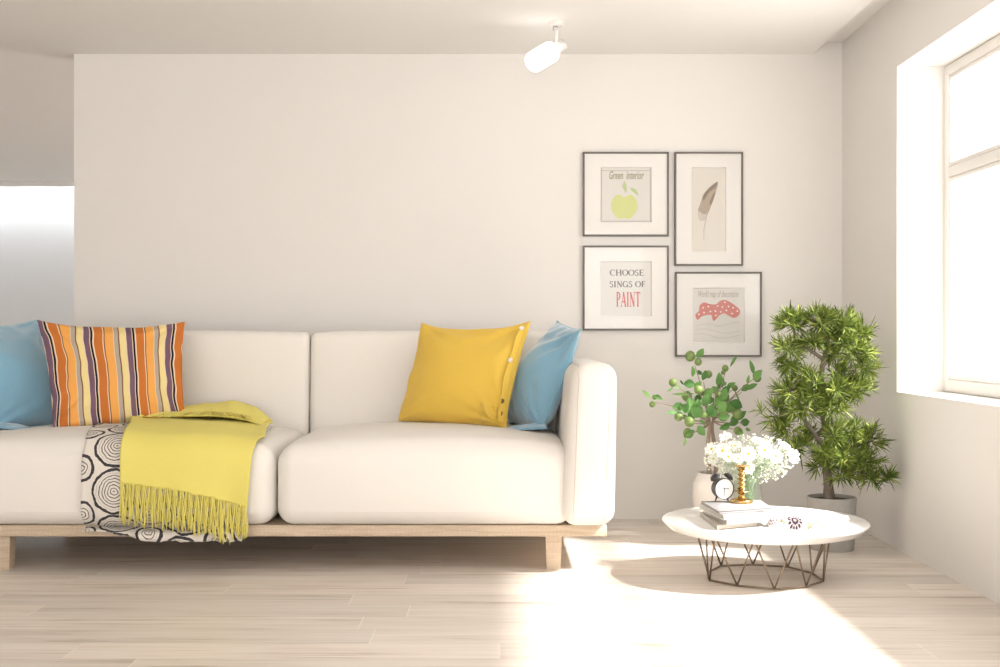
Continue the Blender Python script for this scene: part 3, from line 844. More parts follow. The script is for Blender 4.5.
def art_choose(put, putm, W, H):
    ox, oy, s = 53, 64, 10.42
    for txt, x0, x1, y0, y1, layer in (('CHOOSE', 150, 503, 144, 208, 1), ('SINGS OF', 145, 520, 264, 328, 1), ('PAINT', 214, 468, 378, 530, 2)):
        cx = ((x0 + x1) / 2 - ox) / s * PX; zb = H - (y1 - oy) / s * PX
        for pl in serif_text(txt, (y1 - y0) / s * PX, (x1 - x0) / s * PX):
            put([(cx + x, zb + z) for x, z in pl], layer)
picture('framed print reading choose sings of paint, in serif capitals', 582.6, 245.8, 668.4, 330.4, 600.4, 262, 650.8, 315.8, M['paper'], art_choose, [M['ink_dark'], M['ink_red']])
def art_feather(put, putm, W, H):
    ox, oy, s = 43, 45, 7.09
    q = lambda pts: px(pts, ox, oy, s, s, H)
    put(spline(q([(222, 143), (212, 215), (182, 300), (150, 375), (112, 395), (84, 352), (100, 300), (122, 235), (165, 185)])), 2)
    put(spline(q([(222, 143), (210, 185), (165, 215), (125, 275), (120, 240), (160, 190)])), 1, .0012)
    put(spline(q([(205, 220), (182, 300), (165, 290), (190, 235)])), 1, .0012)
    put(spline(q([(148, 370), (135, 410), (98, 418), (82, 372), (90, 350), (120, 372)])), 3, .0014)
    put(q([(150, 340), (124, 480), (124, 555), (127, 555), (128, 480), (156, 340)]), 4, .0018)
picture('tall narrow framed picture of a brown feather', 674, 152.4, 742.4, 266, 691.9, 168.2, 725, 251.2, M['paper_warm'], art_feather,
        [M['feather_dark'], M['feather_tan'], M['feather_pale'], M['ink_grey']])
def art_map(put, putm, W, H):
    ox, oy, s = 69, 84, 10.1
    q = lambda pts: px(pts, ox, oy, s, s, H)
    put(spline(q([(95, 345), (130, 310), (135, 260), (180, 226), (240, 242), (300, 245), (340, 212), (390, 200), (440, 222), (500, 262), (543, 310), (525, 360), (480, 383), (430, 362), (385, 338), (340, 352), (305, 390), (278, 413), (262, 385), (255, 355), (200, 354), (155, 370), (118, 400), (98, 380)]), 6), 1)
    for x, y in ((171, 280), (222, 268), (127, 347), (179, 328), (244, 318), (294, 313), (316, 262), (364, 272), (390, 224), (426, 267), (405, 306), (347, 321), (298, 358), (472, 279), (515, 313), (463, 339)):
        put(q([(x + 9 * math.cos(a * PI / 4), y + 9 * math.sin(a * PI / 4)) for a in range(8)]), 2, .0014)
    vs, fs = text_mesh('World map of decoration', .050, .3, .42); putm(vs, fs, 3, W * .49, H - .047)
    for k, (y0, ph) in enumerate(((465, 0), (515, .5), (565, .9), (450, 2.2))):
        xa, xb = ((90, 330), (90, 545), (90, 545), (290, 545))[k]; prev = None
        for i in range(25):
            x = lerp(xa, xb, i / 24); y = y0 - 22 * math.sin((x - 90) / 75 + ph)
            if prev: put(q([(prev[0], prev[1] - 2), (x, y - 2), (x, y + 2), (prev[0], prev[1] + 2)]), 4, .0008 + .0002 * k)
            prev = (x, y)
picture('framed red polka-dot map print half hidden by the leafy plant', 674.6, 272, 761, 356.7, 692.8, 288.4, 743.6, 342, M['paper'], art_map,
        [M['ink_pink'], M['mat'], M['ink_grey'], M['ink_line']])

# ------------------------------------------------------------------ spot lamp on the ceiling
LY = 5.83
top = Vector((XU(556.5, LY), LY, CZ))
lamp = thing('spot_lamp', 'white capsule spot lamp hanging from the ceiling', 'ceiling lamp', top)
MB().lathe([(.0001, 0), (.034, 0), (.034, -.016), (.028, -.022), (.0001, -.022)], top, 28).build('ceiling_plate', M['lamp_metal'], lamp, angle=40)
el = P(557, 43, LY)
MB().tube([top + Vector((0, 0, -.02)), el], .0085, 12).build('stem', M['lamp_metal'], lamp)
MB().tube([top + Vector((-.006, -.006, -.022)), top + Vector((-.006, -.006, -.04))], .012, 12).build('collar', M['chrome'], lamp)
a, b = P(556.8, 48.2, LY), P(527.4, 66.6, LY); b.y -= .02
ax = (b - a).normalized()
sk = MB(); sk.tube([a - ax * .045, a - ax * .044, a - ax * .002], [.018, .026, .026], 20); sk.build('socket', M['lamp_metal'], lamp)
cp = MB(); rr = .052; ln = (b - a).length
prof = []
L0, L1 = 0, ln
rc = .040
for i in range(7): t = PI / 2 * i / 6; prof.append((L0 + rc - rc * math.cos(t), rr - rc + rc * math.sin(t)))
for i in range(7): t = PI / 2 * i / 6; prof.append((L1 - rc + rc * math.sin(t), rr - rc + rc * math.cos(t)))
cp.tube([a + ax * s for s, _ in prof], [max(.002, r_) for _, r_ in prof], 32); cp.build('shade', M['glow'], lamp)

# ------------------------------------------------------------------ coffee table
TY = F * (1 / 256.2 + 1 / 231.5) / 2; TX = XU(764.3, TY); TZ = .240
tab = thing('coffee_table', 'low round white coffee table on a bronze wire base', 'coffee table', (TX, TY, 0))
TR_ = .417
MB().lathe([(.0001, TZ - .044), (TR_ - .055, TZ - .044), (TR_ - .028, TZ - .036), (TR_ - .006, TZ - .014), (TR_, TZ - .008), (TR_, TZ - .004), (TR_ - .004, TZ), (.0001, TZ)], (TX, TY, 0), 96).build('tabletop', M['table'], tab, angle=50)
RB, RT, ZB, ZT = .243, .275, .006, TZ - .040
bot = [(774.3, 590.7), (806.2, 588.2), (823.2, 582.5), (812.2, 574.5), (787.5, 568.2), (753, 566), (721.2, 567.2), (708, 573.5), (709.5, 581.5), (737.2, 587)]
BP = []
for u, v in bot:
    Y = F / (v - V0); BP.append(Vector((XU(u, Y), Y, ZB)))
cb = sum(BP, Vector()) / 10
BP = [cb + (q - cb).normalized() * RB if False else q for q in BP]
TP = []
for k in range(10):
    md = (BP[k] + BP[(k + 1) % 10]) / 2 - cb; md.z = 0
    q = cb + md.normalized() * RT; q.z = ZT; TP.append(q)
wb = MB()
wb.tube(BP, .0042, 8, closed=True); wb.tube(TP, .004, 8, closed=True)
wo = wb.build('wire_base', M['metal'], tab)
for k in range(10):
    for q in (TP[k], TP[(k - 1) % 10]):
        MB().tube([BP[k], q], .0036, 8).build('rod', M['metal'], wo)

# ------------------------------------------------------------------ books
def book(label, c4, z0, th, cov, ang_page=0, name='book'):
    """c4: FL, FR, BR, BL ground corners; cover boards, spine and a page block"""
    c_ = sum((Vector((x, y, 0)) for x, y in c4), Vector()) / 4
    t = thing(name, label, 'book', (c_.x, c_.y, z0), 'books piled on the coffee table')
    C4 = [Vector((x, y, 0)) for x, y in c4]
    def slab(m, za, zb, ins):
        q = [c_ + (p - c_) * (1 - ins) for p in C4]
        m.add([(p.x, p.y, za) for p in q] + [(p.x, p.y, zb) for p in q], [(3,2,1,0),(4,5,6,7),(0,1,5,4),(1,2,6,5),(2,3,7,6),(3,0,4,7)])
    tb = .0025
    m = MB(); slab(m, z0, z0 + tb, 0); slab(m, z0 + th - tb, z0 + th, 0)
    # spine along the front edge
    a, b2 = C4[0], C4[1]; inn = (c_ - (a + b2) / 2).normalized() * .004
    m.add([(p.x, p.y, z) for z in (z0, z0 + th) for p in (a, b2, b2 + inn, a + inn)], [(3,2,1,0),(4,5,6,7),(0,1,5,4),(1,2,6,5),(2,3,7,6),(3,0,4,7)])
    m.build('cover', M[cov], t, smooth=False)
    m = MB(); slab(m, z0 + tb, z0 + th - tb, .03); m.build('pages', M['page'], t, smooth=False)
    return t
def ground(pts, z): return [(XU(u, (1 - z) * F / (v - V0)), (1 - z) * F / (v - V0)) for u, v in pts]
zt = TZ + .0006
zs = [zt, zt + .021, zt + .0415, zt + .0615]
book('cream book at the bottom of the pile', ground([(717, 530.2), (758, 526.0), (752, 511.5), (699, 515.5)], zs[0]), zs[0], .0205, 'book_cream')
book('white book second from the bottom of the pile', ground([(727, 525.0), (771, 521.2), (757, 508.4), (703, 512)], zs[1]), zs[1], .020, 'book_white')
book('white book just beneath the topmost grey-edged one', ground([(724, 520.2), (765, 516.4), (754, 504.5), (699, 508.5)], zs[2]), zs[2], .0195, 'book_white')
book('topmost book of the pile with a grey spine under the alarm clock', ground([(719.5, 514.3), (773, 510.6), (760, 502.2), (701, 503.6)], zs[2] + .0200 + .0), zs[2] + .0200, .0100, 'book_grey')
ZBK = zs[2] + .0305

# ------------------------------------------------------------------ alarm clock
CY = 4.92; cc = Vector((XU(724, CY), CY, ZBK + .055))
clock = thing('alarm_clock', 'small black twin-bell alarm clock standing on the books', 'clock', (cc.x, cc.y, ZBK))
yaw = R(-17)
base_m = Matrix.Translation(cc) @ Matrix.Rotation(-yaw, 4, 'Z') @ Matrix.Rotation(R(90), 4, 'X')   # local z faces the room
def cm(extra=None):
    m = MB(); m.xf = base_m @ extra if extra else base_m; return m
rc_ = .0435
cm().lathe([(.0001, -.045), (.030, -.045), (.038, -.040), (.0415, -.030), (.042, -.002), (rc_, 0), (rc_, .006), (rc_ - .002, .0075), (rc_ - .003, .006), (rc_ - .003, .002), (.0001, .002)], n=48).build('case', M['black'], clock, angle=40)
cm().lathe([(.0001, .0022), (rc_ - .0031, .0022), (rc_ - .0031, .0030), (.0001, .0030)], n=48).build('dial', M['dial'], clock, smooth=False)
def hand(ang, ln, w):
    m = cm(Matrix.Rotation(R(-ang), 4, 'Z')); m.box((-w / 2, -.006, .0036), (w / 2, ln, .0044)); m.build('hand', M['black'], clock, smooth=False)
hand(90, .021, .0032); hand(180, .031, .0026)
tk = cm()
for k in range(12):
    a = R(30 * k); r_ = .035
    tk.box((r_ * math.sin(a) - .0006, r_ * math.cos(a) - .0006, .0031), (r_ * math.sin(a) + .0006, r_ * math.cos(a) + .0006 + (.003 if k == 0 else 0), .0034))
tk.build('hour_marks', M['ink_grey'], clock, smooth=False)
for sx in (-1, 1):
    ex = Matrix.Translation((sx * .029, .043, -.02)) @ Matrix.Rotation(R(-sx * 38), 4, 'Z') @ Matrix.Rotation(R(-90), 4, 'X')
    cm(ex).lathe([(.0001, .015), (.008, .0142), (.017, .011), (.0215, .003), (.022, 0), (.021, 0), (.016, .007), (.0001, .012)], n=24).build('bell', M['black'], clock)
    m = cm(); m.tube([(sx * .022, .034, -.02), (sx * .030, .046, -.02)], .0025, 8); m.build('bell_post', M['chrome'], clock)
    m = cm(); m.tube([(sx * .022, -.034, -.02), (sx * .030, -.0535, -.02)], [.004, .0028], 8); m.build('foot', M['black'], clock)
m = cm(); m.tube([(0, .040, -.02), (0, .058, -.02)], .0016, 6); m.ball((0, .058, -.02), .004, 6); m.build('hammer', M['chrome'], clock)

# ------------------------------------------------------------------ candlestick
KY = 4.91; kc = Vector((XU(741.5, KY), KY, ZBK))
can = thing('candlestick', 'brass candlestick with a twisted stem on top of the books', 'candlestick', kc)
MB().lathe([(.0001, 0), (.044, 0), (.0455, .003), (.0455, .010), (.043, .0125), (.034, .015), (.016, .019), (.011, .028), (.0001, .028)], kc, 40).build('base', M['gold'], can, angle=50)
tw = MB(); nseg = 70; vs, fs = [], []
for i in range(nseg + 1):
    z = lerp(.022, .142, i / nseg); ph = i / nseg * 2 * PI * 3.2
    for k in range(20):
        a = 2 * PI * k / 20; r_ = .0115 + .0048 * math.cos(2 * (a - ph))
        vs.append((kc.x + r_ * math.cos(a), kc.y + r_ * math.sin(a), kc.z + z))
for i in range(nseg):
    for k in range(20): fs.append((i*20+k, i*20+(k+1)%20, (i+1)*20+(k+1)%20, (i+1)*20+k))
tw.add(vs, fs).build('twisted_stem', M['gold'], can)
MB().lathe([(.0001, .140), (.012, .140), (.020, .146), (.031, .149), (.032, .152), (.030, .154), (.012, .1525), (.011, .147), (.0001, .147)], kc, 36).build('drip_tray', M['gold'], can, angle=50)
MB().lathe([(.012, .044), (.030, .0455), (.031, .047), (.030, .0485), (.012, .050)], kc, 36, cap=False).build('collar', M['gold'], can, angle=50)

# ------------------------------------------------------------------ vase and flowers
VY = 5.07; vc = Vector((XU(747.5, VY), VY, TZ + .0006))
VH = ZV(466, VY) - vc.z
vz = thing('vase', 'clear glass vase of white flowers behind the candlestick', 'vase', vc)
VR = .058
MB().lathe([(.0001, 0), (VR - .004, 0), (VR, .004), (VR, VH), (VR - .003, VH + .001), (VR - .004, VH - .002), (VR - .004, .010), (.0001, .010)], vc, 40).build('glass_wall', M['vase'], vz, angle=50)
rnd = random.Random(11)
def daisy(u, v, dy, r_, tilt, spin, label):
    Y = VY + dy; c_ = P(u, v, Y)
    t = thing('daisy', label, 'flower', c_, 'white daisies in the glass vase')
    rot = Matrix.Rotation(R(tilt[0]), 4, 'Z') @ Matrix.Rotation(R(90 - tilt[1]), 4, 'X')
    X = Matrix.Translation(c_) @ rot @ Matrix.Rotation(R(spin), 4, 'Z')
    m = MB(); m.xf = X; n_ = 15
    for k in range(n_):
        a = 2 * PI * k / n_ + rnd.uniform(-.07, .07); l_ = r_ * rnd.uniform(.88, 1.05); w = r_ * .21; dz = r_ * rnd.uniform(-.05, .22)
        ca, sa = math.cos(a), math.sin(a); vs, fs = [], []
        prof = [(.12, .45), (.35, .8), (.65, 1), (.88, .75), (1, .18)]
        for i, (s_, wd) in enumerate(prof):
            for e in (-1, 0, 1):
                x, y = l_ * s_, e * w * wd; z = dz * s_ * s_ * 1.6 + (.02 * r_ if e == 0 else .06 * r_) + .001 * (k % 2)
                vs.append((x * ca - y * sa, x * sa + y * ca, z))
        for i in range(4):
            for e in range(2): fs.append((i*3+e, (i+1)*3+e, (i+1)*3+e+1, i*3+e+1))
        m.add(vs, fs)
    m.build('petals', M['petal'], t)
    m = MB(); m.xf = X; m.ball((0, 0, .0015), r_ * .21, 8, (1, 1, .55)); m.build('flower_center', M['pollen'], t)
    b0 = vc + Vector((rnd.uniform(-.03, .03), rnd.uniform(-.03, .03), .03)); nrm = (X.to_3x3() @ Vector((0, 0, 1))).normalized()
    k0 = vc + Vector(((c_.x - vc.x) * .38, (c_.y - vc.y) * .45, VH)); k0 -= Vector((0, 0, .002))
    d_ = Vector((k0.x - vc.x, k0.y - vc.y, 0))
    if d_.length > VR - .012: d_ = d_.normalized() * (VR - .012); k0.x, k0.y = vc.x + d_.x, vc.y + d_.y
    p1 = c_ - nrm * r_ * .10; p2 = c_ - nrm * .02 - Vector((0, 0, .01))
    pts = [b0.lerp(k0, i / 3) for i in range(4)]
    for i in range(1, 7):
        s_ = i / 7; q = k0.lerp(p2, s_); q.z += .012 * math.sin(PI * s_); pts.append(q)
    pts += [p1]
    m = MB(); m.tube(pts, .0014, 6); m.build('stem', M['stalk'], t)
for u, v, dy, r_, tl, lab in (
    (722.8, 450.7, -.05, .034, (-18, 12), 'white daisy above the alarm clock, facing front'),
    (728.5, 457.0, -.085, .026, (-8, 28), 'small white daisy low between the clock and the candlestick'),
    (737.9, 458.7, -.10, .026, (0, 34), 'white daisy just left of the candlestick tray'),
    (748.0, 454.0, -.085, .036, (4, 14), 'large white daisy directly above the candlestick'),
    (764.9, 449.9, -.07, .037, (10, 10), 'large white daisy high in the middle of the bouquet'),
    (775.4, 456.0, -.05, .034, (20, 8), 'white daisy with a pale yellow eye, second from the right end'),
    (792.8, 456.6, -.02, .034, (34, 6), 'white daisy at the right end beside the needle-leaved tree'),
    (748.9, 467.7, -.075, .028, (14, -10), 'white daisy peeping out behind the candlestick tray'),
    (711.5, 449.0, .0, .030, (-50, 18), 'white daisy turned sideways at the left end of the bouquet'),
    (726.0, 437.0, .03, .030, (-30, 55), 'white daisy tilted upward, topmost beside the plant trunk'),
    (713.5, 459.0, .02, .028, (-40, 0), 'drooping white daisy lowest at the left end'),
    (758.0, 441.0, .05, .030, (0, 62), 'white daisy seen edge-on above the middle of the bouquet'),
    (785.0, 447.0, .04, .028, (30, 50), 'white daisy tilted upward behind the right end'),
    (735.0, 446.0, .02, .030, (-10, 50), 'white daisy tilted upward behind the front row'),
):
    daisy(u, v, dy, r_, tl, rnd.uniform(0, 40), lab)
# gypsophila: a haze of tiny blossoms nobody would count
gy = MB()
for i in range(1000):
    a = rnd.uniform(0, 2 * PI); q = rnd.random() ** .5; el_ = rnd.uniform(-.35, 1)
    u = 750 + 46 * q * math.cos(a); v = 459 + 25 * q * math.sin(a); Y = VY + .085 * rnd.uniform(-.7, 1)
    if v > 470 and abs(u - 752) > 36: continue
    c_ = P(u, v, Y); gy.cur = 0
    r_ = rnd.uniform(.0028, .0066)
    gy.add([c_ + Vector(d) * r_ for d in ((1,0,0),(0,1,0),(-1,0,0),(0,-1,0),(0,0,.8),(0,0,-.8))], [(0,1,4),(1,2,4),(2,3,4),(3,0,4),(1,0,5),(2,1,5),(3,2,5),(0,3,5)])
    if i % 5 == 0:
        gy.cur = 1; k0 = vc + Vector(((c_.x - vc.x) * .3, (c_.y - vc.y) * .3, VH - .01))
        gy.tube([k0, k0.lerp(c_, .55) + Vector((0, 0, .01)), c_], .0007, 4)
for i in range(26):
    gy.cur = 1; a = rnd.uniform(0, 2 * PI); r0, r1 = rnd.uniform(0, .04), rnd.uniform(.0, .046)
    gy.tube([vc + Vector((r0 * math.cos(a + 2), r0 * math.sin(a + 2), .014)), vc + Vector((r1 * math.cos(a), r1 * math.sin(a), VH))], .0016, 5)
go = gy.build('gypsophila', [M['mist'], M['stalk']]); go['kind'] = 'stuff'; tag(go, 'haze of tiny white gypsophila blossoms filling the vase', 'flowers')

# ------------------------------------------------------------------ printed cloth on the table
cl = thing('folded_cloth', 'folded white cloth with plum starburst prints lying on the table', 'cloth', (TX + .12, TY - .1, TZ))
g4 = ground([(767, 528.5), (829, 532.5), (850, 519.5), (783, 513.5)], TZ)
FLc, FRc, BRc, BLc = [Vector((x, y, 0)) for x, y in g4]
def cloth_pt(u, v):
    vv = v * .30 if v < .36 else lerp(.108, 1, (v - .36) / .64)      # steep front fold, flat back
    q = (FLc * (1 - u) + FRc * u) * (1 - vv) + (BLc * (1 - u) + BRc * u) * vv
    q = q + Vector((.010 * nz(v * 4, 1.3), (.014 * math.sin(u * 7) - .012 * math.sin(u * PI)) * (1 - vv), 0))
    e = min(1, min(u, 1 - u) / .08, (1 - v) / .12); rim = math.sqrt(max(0, 1 - (1 - e) ** 2))
    front = math.sin(min(1, v / .36) * PI / 2) ** .9
    ht = .052 * front * (1 - .30 * smooth((v - .45) / .5)) * (1 - .35 * smooth((u - .75) / .25)) * (.72 + .28 * smooth(u / .3))
    ht += (.005 * math.sin(9 * v + 2.6 * u + 1) + .005 * nz(u * 5, v * 5, 6.6)) * front
    return Vector((q.x, q.y, TZ + .0012 + max(.0, ht) * rim))
cb_ = MB(); cb_.grid(cloth_pt, 60, 46)
cb_.grid(lambda u, v: Vector((cloth_pt(u, v).x, cloth_pt(u, v).y, TZ + .0009)), 60, 2)
def cn(u, v):
    e = .01; a = cloth_pt(u + e, v) - cloth_pt(u - e, v); b = cloth_pt(u, v + e) - cloth_pt(u, v - e); return a.cross(b).normalized()
LU, LV = (FRc - FLc).length, (BLc - FLc).length
def petal(u0, v0, ang, r0, r1, w, layer):
    vs = []; d_ = .02
    lu = (cloth_pt(u0 + d_, v0) - cloth_pt(u0 - d_, v0)).length / (2 * d_); lv_ = (cloth_pt(u0, v0 + d_) - cloth_pt(u0, v0 - d_)).length / (2 * d_)
    for s_, e in ((r0, 0), (lerp(r0, r1, .35), 1), (lerp(r0, r1, .75), .8), (r1, 0), (lerp(r0, r1, .75), -.8), (lerp(r0, r1, .35), -1)):
        x = s_ * math.cos(ang) - e * w * math.sin(ang); y = s_ * math.sin(ang) + e * w * math.cos(ang)
        uu, vv = max(.01, min(.99, u0 + x / lu)), max(.01, min(.99, v0 + y / lv_))
        vs.append(cloth_pt(uu, vv) + cn(uu, vv) * .0022)
    cb_.cur = layer; cb_.add(vs, [(0, 1, 5), (1, 2, 4, 5), (2, 3, 4)])
def burst(u0, v0, rad, n_, layer, squash=1):
    for k in range(n_):
        a = 2 * PI * k / n_
        petal(u0, v0, a, rad * .18, rad * .50, rad * .10, layer); petal(u0, v0, a + PI / n_, rad * .52, rad, rad * .13, layer)
burst(.42, .17, .034, 13, 1); burst(.07, .20, .022, 9, 1); burst(.70, .62, .030, 9, 1)
rnd = random.Random(4)
for (u0, v0) in ((.24, .16), (.42, .60), (.66, .12), (.80, .14), (.20, .50), (.55, .75), (.92, .40)):
    for k in range(9):
        petal(u0 + rnd.uniform(-.05, .05), v0 + rnd.uniform(-.07, .07), rnd.uniform(0, 6.28), 0, rnd.uniform(.009, .018), .0026, 2 if k % 3 else 3)
cb_.build('printed_sheet', [M['cloth'], M['ink_plum'], M['ink_gold'], M['ink_green']], cl)

# ------------------------------------------------------------------ leafy plant in a cream pot
PY = 6.0; pc = Vector((XU(716.5, PY), PY, 0)); PH = ZV(472.5, PY)
pl = thing('potted_plant', 'broad-leaved plant with green limes in a cream ceramic pot', 'potted plant', pc)
rb = 24.0 * PY / F; rt_ = 18.5 * PY / F
MB().lathe([(.0001, 0), (rb * .72, 0), (rb * .78, .012), (rb * .95, PH * .35), (rb, PH * .62), (rb * .97, PH * .82), (rt_ + .004, PH - .006), (rt_, PH), (rt_ - .006, PH - .001), (rt_ - .010, PH - .03), (rt_ - .006, PH - .05), (.0001, PH - .05)], pc, 48).build('pot', M['ceramic'], pl, angle=60)
MB().lathe([(.0001, PH - .018), (rt_ * .5, PH - .02), (rt_ - .0105, PH - .026), (rt_ - .0105, PH - .045), (.0001, PH - .045)], pc, 32).build('soil', M['soil'], pl)
S6 = 6.064
def C2(x, y, dy=0.0): return P(640 + x / S6, 340 + y / S6, PY + dy)
stm = MB(); lv = MB(); rnd = random.Random(21)
def limb(pts, r0, r1, n=9):
    m_ = []
    k = len(pts) - 1
    for i in range(k * 4 + 1):
        t = i / 4; j = min(k - 1, int(t)); f_ = t - j
        a = pts[max(0, j - 1)]; b = pts[j]; c_ = pts[j + 1]; d = pts[min(k, j + 2)]
        m_.append(.5 * ((2 * b) + (c_ - a) * f_ + (2 * a - 5 * b + 4 * c_ - d) * f_ * f_ + (-a + 3 * b - 3 * c_ + d) * f_ ** 3))
    stm.tube(m_, [lerp(r0, r1, i / (len(m_) - 1)) for i in range(len(m_))], n)
soilz = PH - .02
T1, T2 = Vector((XU(709.5, PY), PY - .01, soilz)), Vector((XU(716.5, PY), PY + .01, soilz))
hub1, hub2 = C2(415, 590, -.01), C2(440, 560, .01)
limb([T1, T1.lerp(hub1, .5) + Vector((-.004, 0, 0)), hub1], .0125, .010); limb([T2, T2.lerp(hub2, .5) + Vector((.006, 0, 0)), hub2], .012, .009)
fork = C2(425, 500); limb([hub1, fork], .010, .007); limb([hub2, C2(440, 490, .02)], .009, .006)
tips = [(330, 150, .05), (85, 378, -.04), (205, 262, -.06), (385, 255, .06), (520, 190, .02), (615, 318, .07), (700, 225, .05), (560, 300, -.05), (300, 570, -.08), (235, 455, -.09), (280, 340, .0), (350, 300, -.08), (475, 260, -.02), (480, 400, -.10), (590, 440, .0), (520, 515, -.07), (590, 545, -.03), (640, 500, .05), (300, 497, -.1), (370, 540, -.11), (560, 270, .08), (450, 330, .09)]
for x, y, dy in tips:
    e = C2(x, y, dy); s_ = fork if x < 430 else C2(440, 490, .02)
    mid = s_.lerp(e, .5) + Vector((0, 0, .012)) + (Vector((0, 0, -.02)) if y > 440 else Vector((0, 0, .006)))
    limb([s_, mid, e], .0045, .0016, 6)
def leaf(a, b, w, cup=.15, nrm=None):
    """pointed oval blade from stalk point a to tip b"""
    ax = (b - a); ln = ax.length; ax.normalize()
    nrm = nrm or Vector((rnd.uniform(-.45, .45), -1, rnd.uniform(-.2, .5)))
    side = ax.cross(nrm).normalized(); up = side.cross(ax).normalized(); vs, fs = [], []
    prof = [0, .42, .78, .97, 1.0, .92, .72, .42, 0]
    for i, pw in enumerate(prof):
        t = i / (len(prof) - 1); c_ = a + ax * ln * t + up * (ln * .12 * math.sin(PI * t))
        for e in (-1, -.5, 0, .5, 1): vs.append(c_ + side * (e * w * max(pw, .02)) + up * (cup * w * e * e * pw))
    for i in range(len(prof) - 1):
        for e in range(4): fs.append((i*5+e, i*5+e+1, (i+1)*5+e+1, (i+1)*5+e))
    lv.add(vs, fs)
LEAVES = [(345,105,385,50,22,.05),(318,225,316,155,15,.05),(375,210,348,182,13,.05),(378,245,398,182,20,.03),(470,278,478,195,27,-.02),(545,165,592,92,9,.02),
 (60,350,12,305,12,-.04),(85,335,138,365,14,-.05),(85,360,80,330,12,-.04),(200,285,165,312,8,-.06),(215,280,248,300,10,-.06),(335,270,262,268,27,-.07),(330,325,190,328,9,.0),
 (240,240,262,272,6,.0),(265,400,195,405,26,-.07),(230,440,155,445,12,-.09),(285,440,240,398,26,-.08),(300,400,300,345,24,-.09),(330,420,300,352,26,-.11),(375,465,310,405,32,-.13),(345,410,350,355,22,-.1),
 (440,385,400,470,26,-.1),(310,470,295,405,14,-.08),(525,290,480,375,28,-.06),(470,330,440,280,24,.0),(440,300,385,320,24,.05),(500,270,525,255,14,.02),(525,290,580,258,16,.02),(570,300,605,380,6,.08),
 (480,440,520,370,28,-.1),(540,375,620,410,30,-.06),(470,470,550,460,22,-.12),(560,480,645,430,24,-.02),(550,500,590,460,18,.03),(605,500,665,495,24,.05),(480,540,550,500,22,-.07),(640,535,672,552,10,.05),
 (620,540,585,575,20,-.03),(690,210,665,120,14,.05),(650,265,662,210,10,.05),(615,310,665,270,20,.07),(640,305,712,265,16,.07),(690,245,740,180,26,.04),
 (350,520,395,580,24,-.11),(265,590,330,545,24,-.08),(275,590,262,645,9,-.08),(360,480,395,520,10,-.08),(430,340,420,390,22,.08),(380,300,350,340,22,.06),(460,350,500,310,24,.06),(560,440,600,400,26,.04),(420,430,460,390,18,.05),(380,400,420,325,26,-.06),(400,360,440,290,24,.0),(450,400,500,340,26,-.05),(330,300,372,250,20,.0),(500,330,545,275,22,.0),(300,440,250,390,24,-.05),(520,440,570,370,28,.0),(360,450,340,380,26,-.08),(560,470,610,440,24,.02),(330,480,290,440,22,-.04),(430,470,470,420,22,-.1),(540,520,600,490,22,.0),(470,300,510,235,20,.04),(250,350,300,310,22,.02),(250,460,300,480,14,.0),(500,400,540,330,22,.07),(330,380,370,330,20,.05)]
for x0, y0, x1, y1, w, dy in LEAVES:
    leaf(C2(x0, y0, dy), C2(x1, y1, dy + rnd.uniform(-.03, .02)), w / S6 * PY / F, cup=rnd.uniform(.1, .4))
stm.build('stem', M['stem'], pl); lv.build('foliage', M['leaf'], pl)
for x, y, r_, dy in ((305,98,32,.05),(353,133,23,.03),(200,258,25,-.06),(517,172,21,.02),(503,198,13,.01),(415,208,24,.05),(75,390,19,-.05),(88,348,14,-.03),(575,292,19,.07),(480,328,16,-.09),(285,342,31,.03),(355,302,27,-.1),(235,465,27,-.08),(300,497,30,-.1),(290,565,30,-.07),(590,445,31,-.06),(390,458,18,-.13),(505,460,32,-.09),(592,550,24,-.03),(712,232,24,.06)):
    m = MB(); c_ = C2(x, y, dy); q = r_ / S6 * PY / F
    m.ball(c_, q, 12, (1, 1, 1.03)); m.lathe([(.0001, q * 1.0), (q * .12, q * 1.05), (.0001, q * 1.14)], c_, 8); m.build('fruit', M['lime'], pl)

# ------------------------------------------------------------------ needle-leaved tree in a concrete pot
BY = 5.60; bc = Vector((XU(831.5, BY), BY, 0)); BH = ZV(496.5, BY); br_ = 24.3 * BY / F
tr = thing('bonsai_tree', 'tall needle-leaved tree with clumped foliage in a grey concrete pot', 'tree', bc)
MB().lathe([(.0001, 0), (br_ * .88, 0), (br_ * .90, .004), (br_, BH - .004), (br_ - .003, BH), (br_ - .009, BH), (br_ - .011, BH - .004), (br_ - .013, BH - .06), (.0001, BH - .06)], bc, 48).build('pot', M['concrete'], tr, angle=50)
MB().lathe([(.0001, BH - .006), (br_ * .5, BH - .009), (br_ - .013, BH - .016), (br_ - .013, BH - .05), (.0001, BH - .05)], bc, 36).build('soil', M['soil'], tr)
S3 = 3.176
def C3(x, y, dy=0.0): return P(740 + x / S3, 290 + y / S3, BY + dy)
stm = MB()
base = C3(283, 655); base.z = BH - .012
main = [base, C3(280, 610), C3(275, 560, .01), C3(280, 500, .0), C3(272, 430, .02), C3(255, 360, .02), C3(258, 290, .0), C3(262, 240, .0), C3(275, 180, .0), C3(280, 120, 0)]
limb(main, .024, .008, 12)
stm.tube([base + Vector((0, 0, -.004)), base + Vector((0, 0, .012)), C3(281, 630)], [.034, .028, .0235], 12)
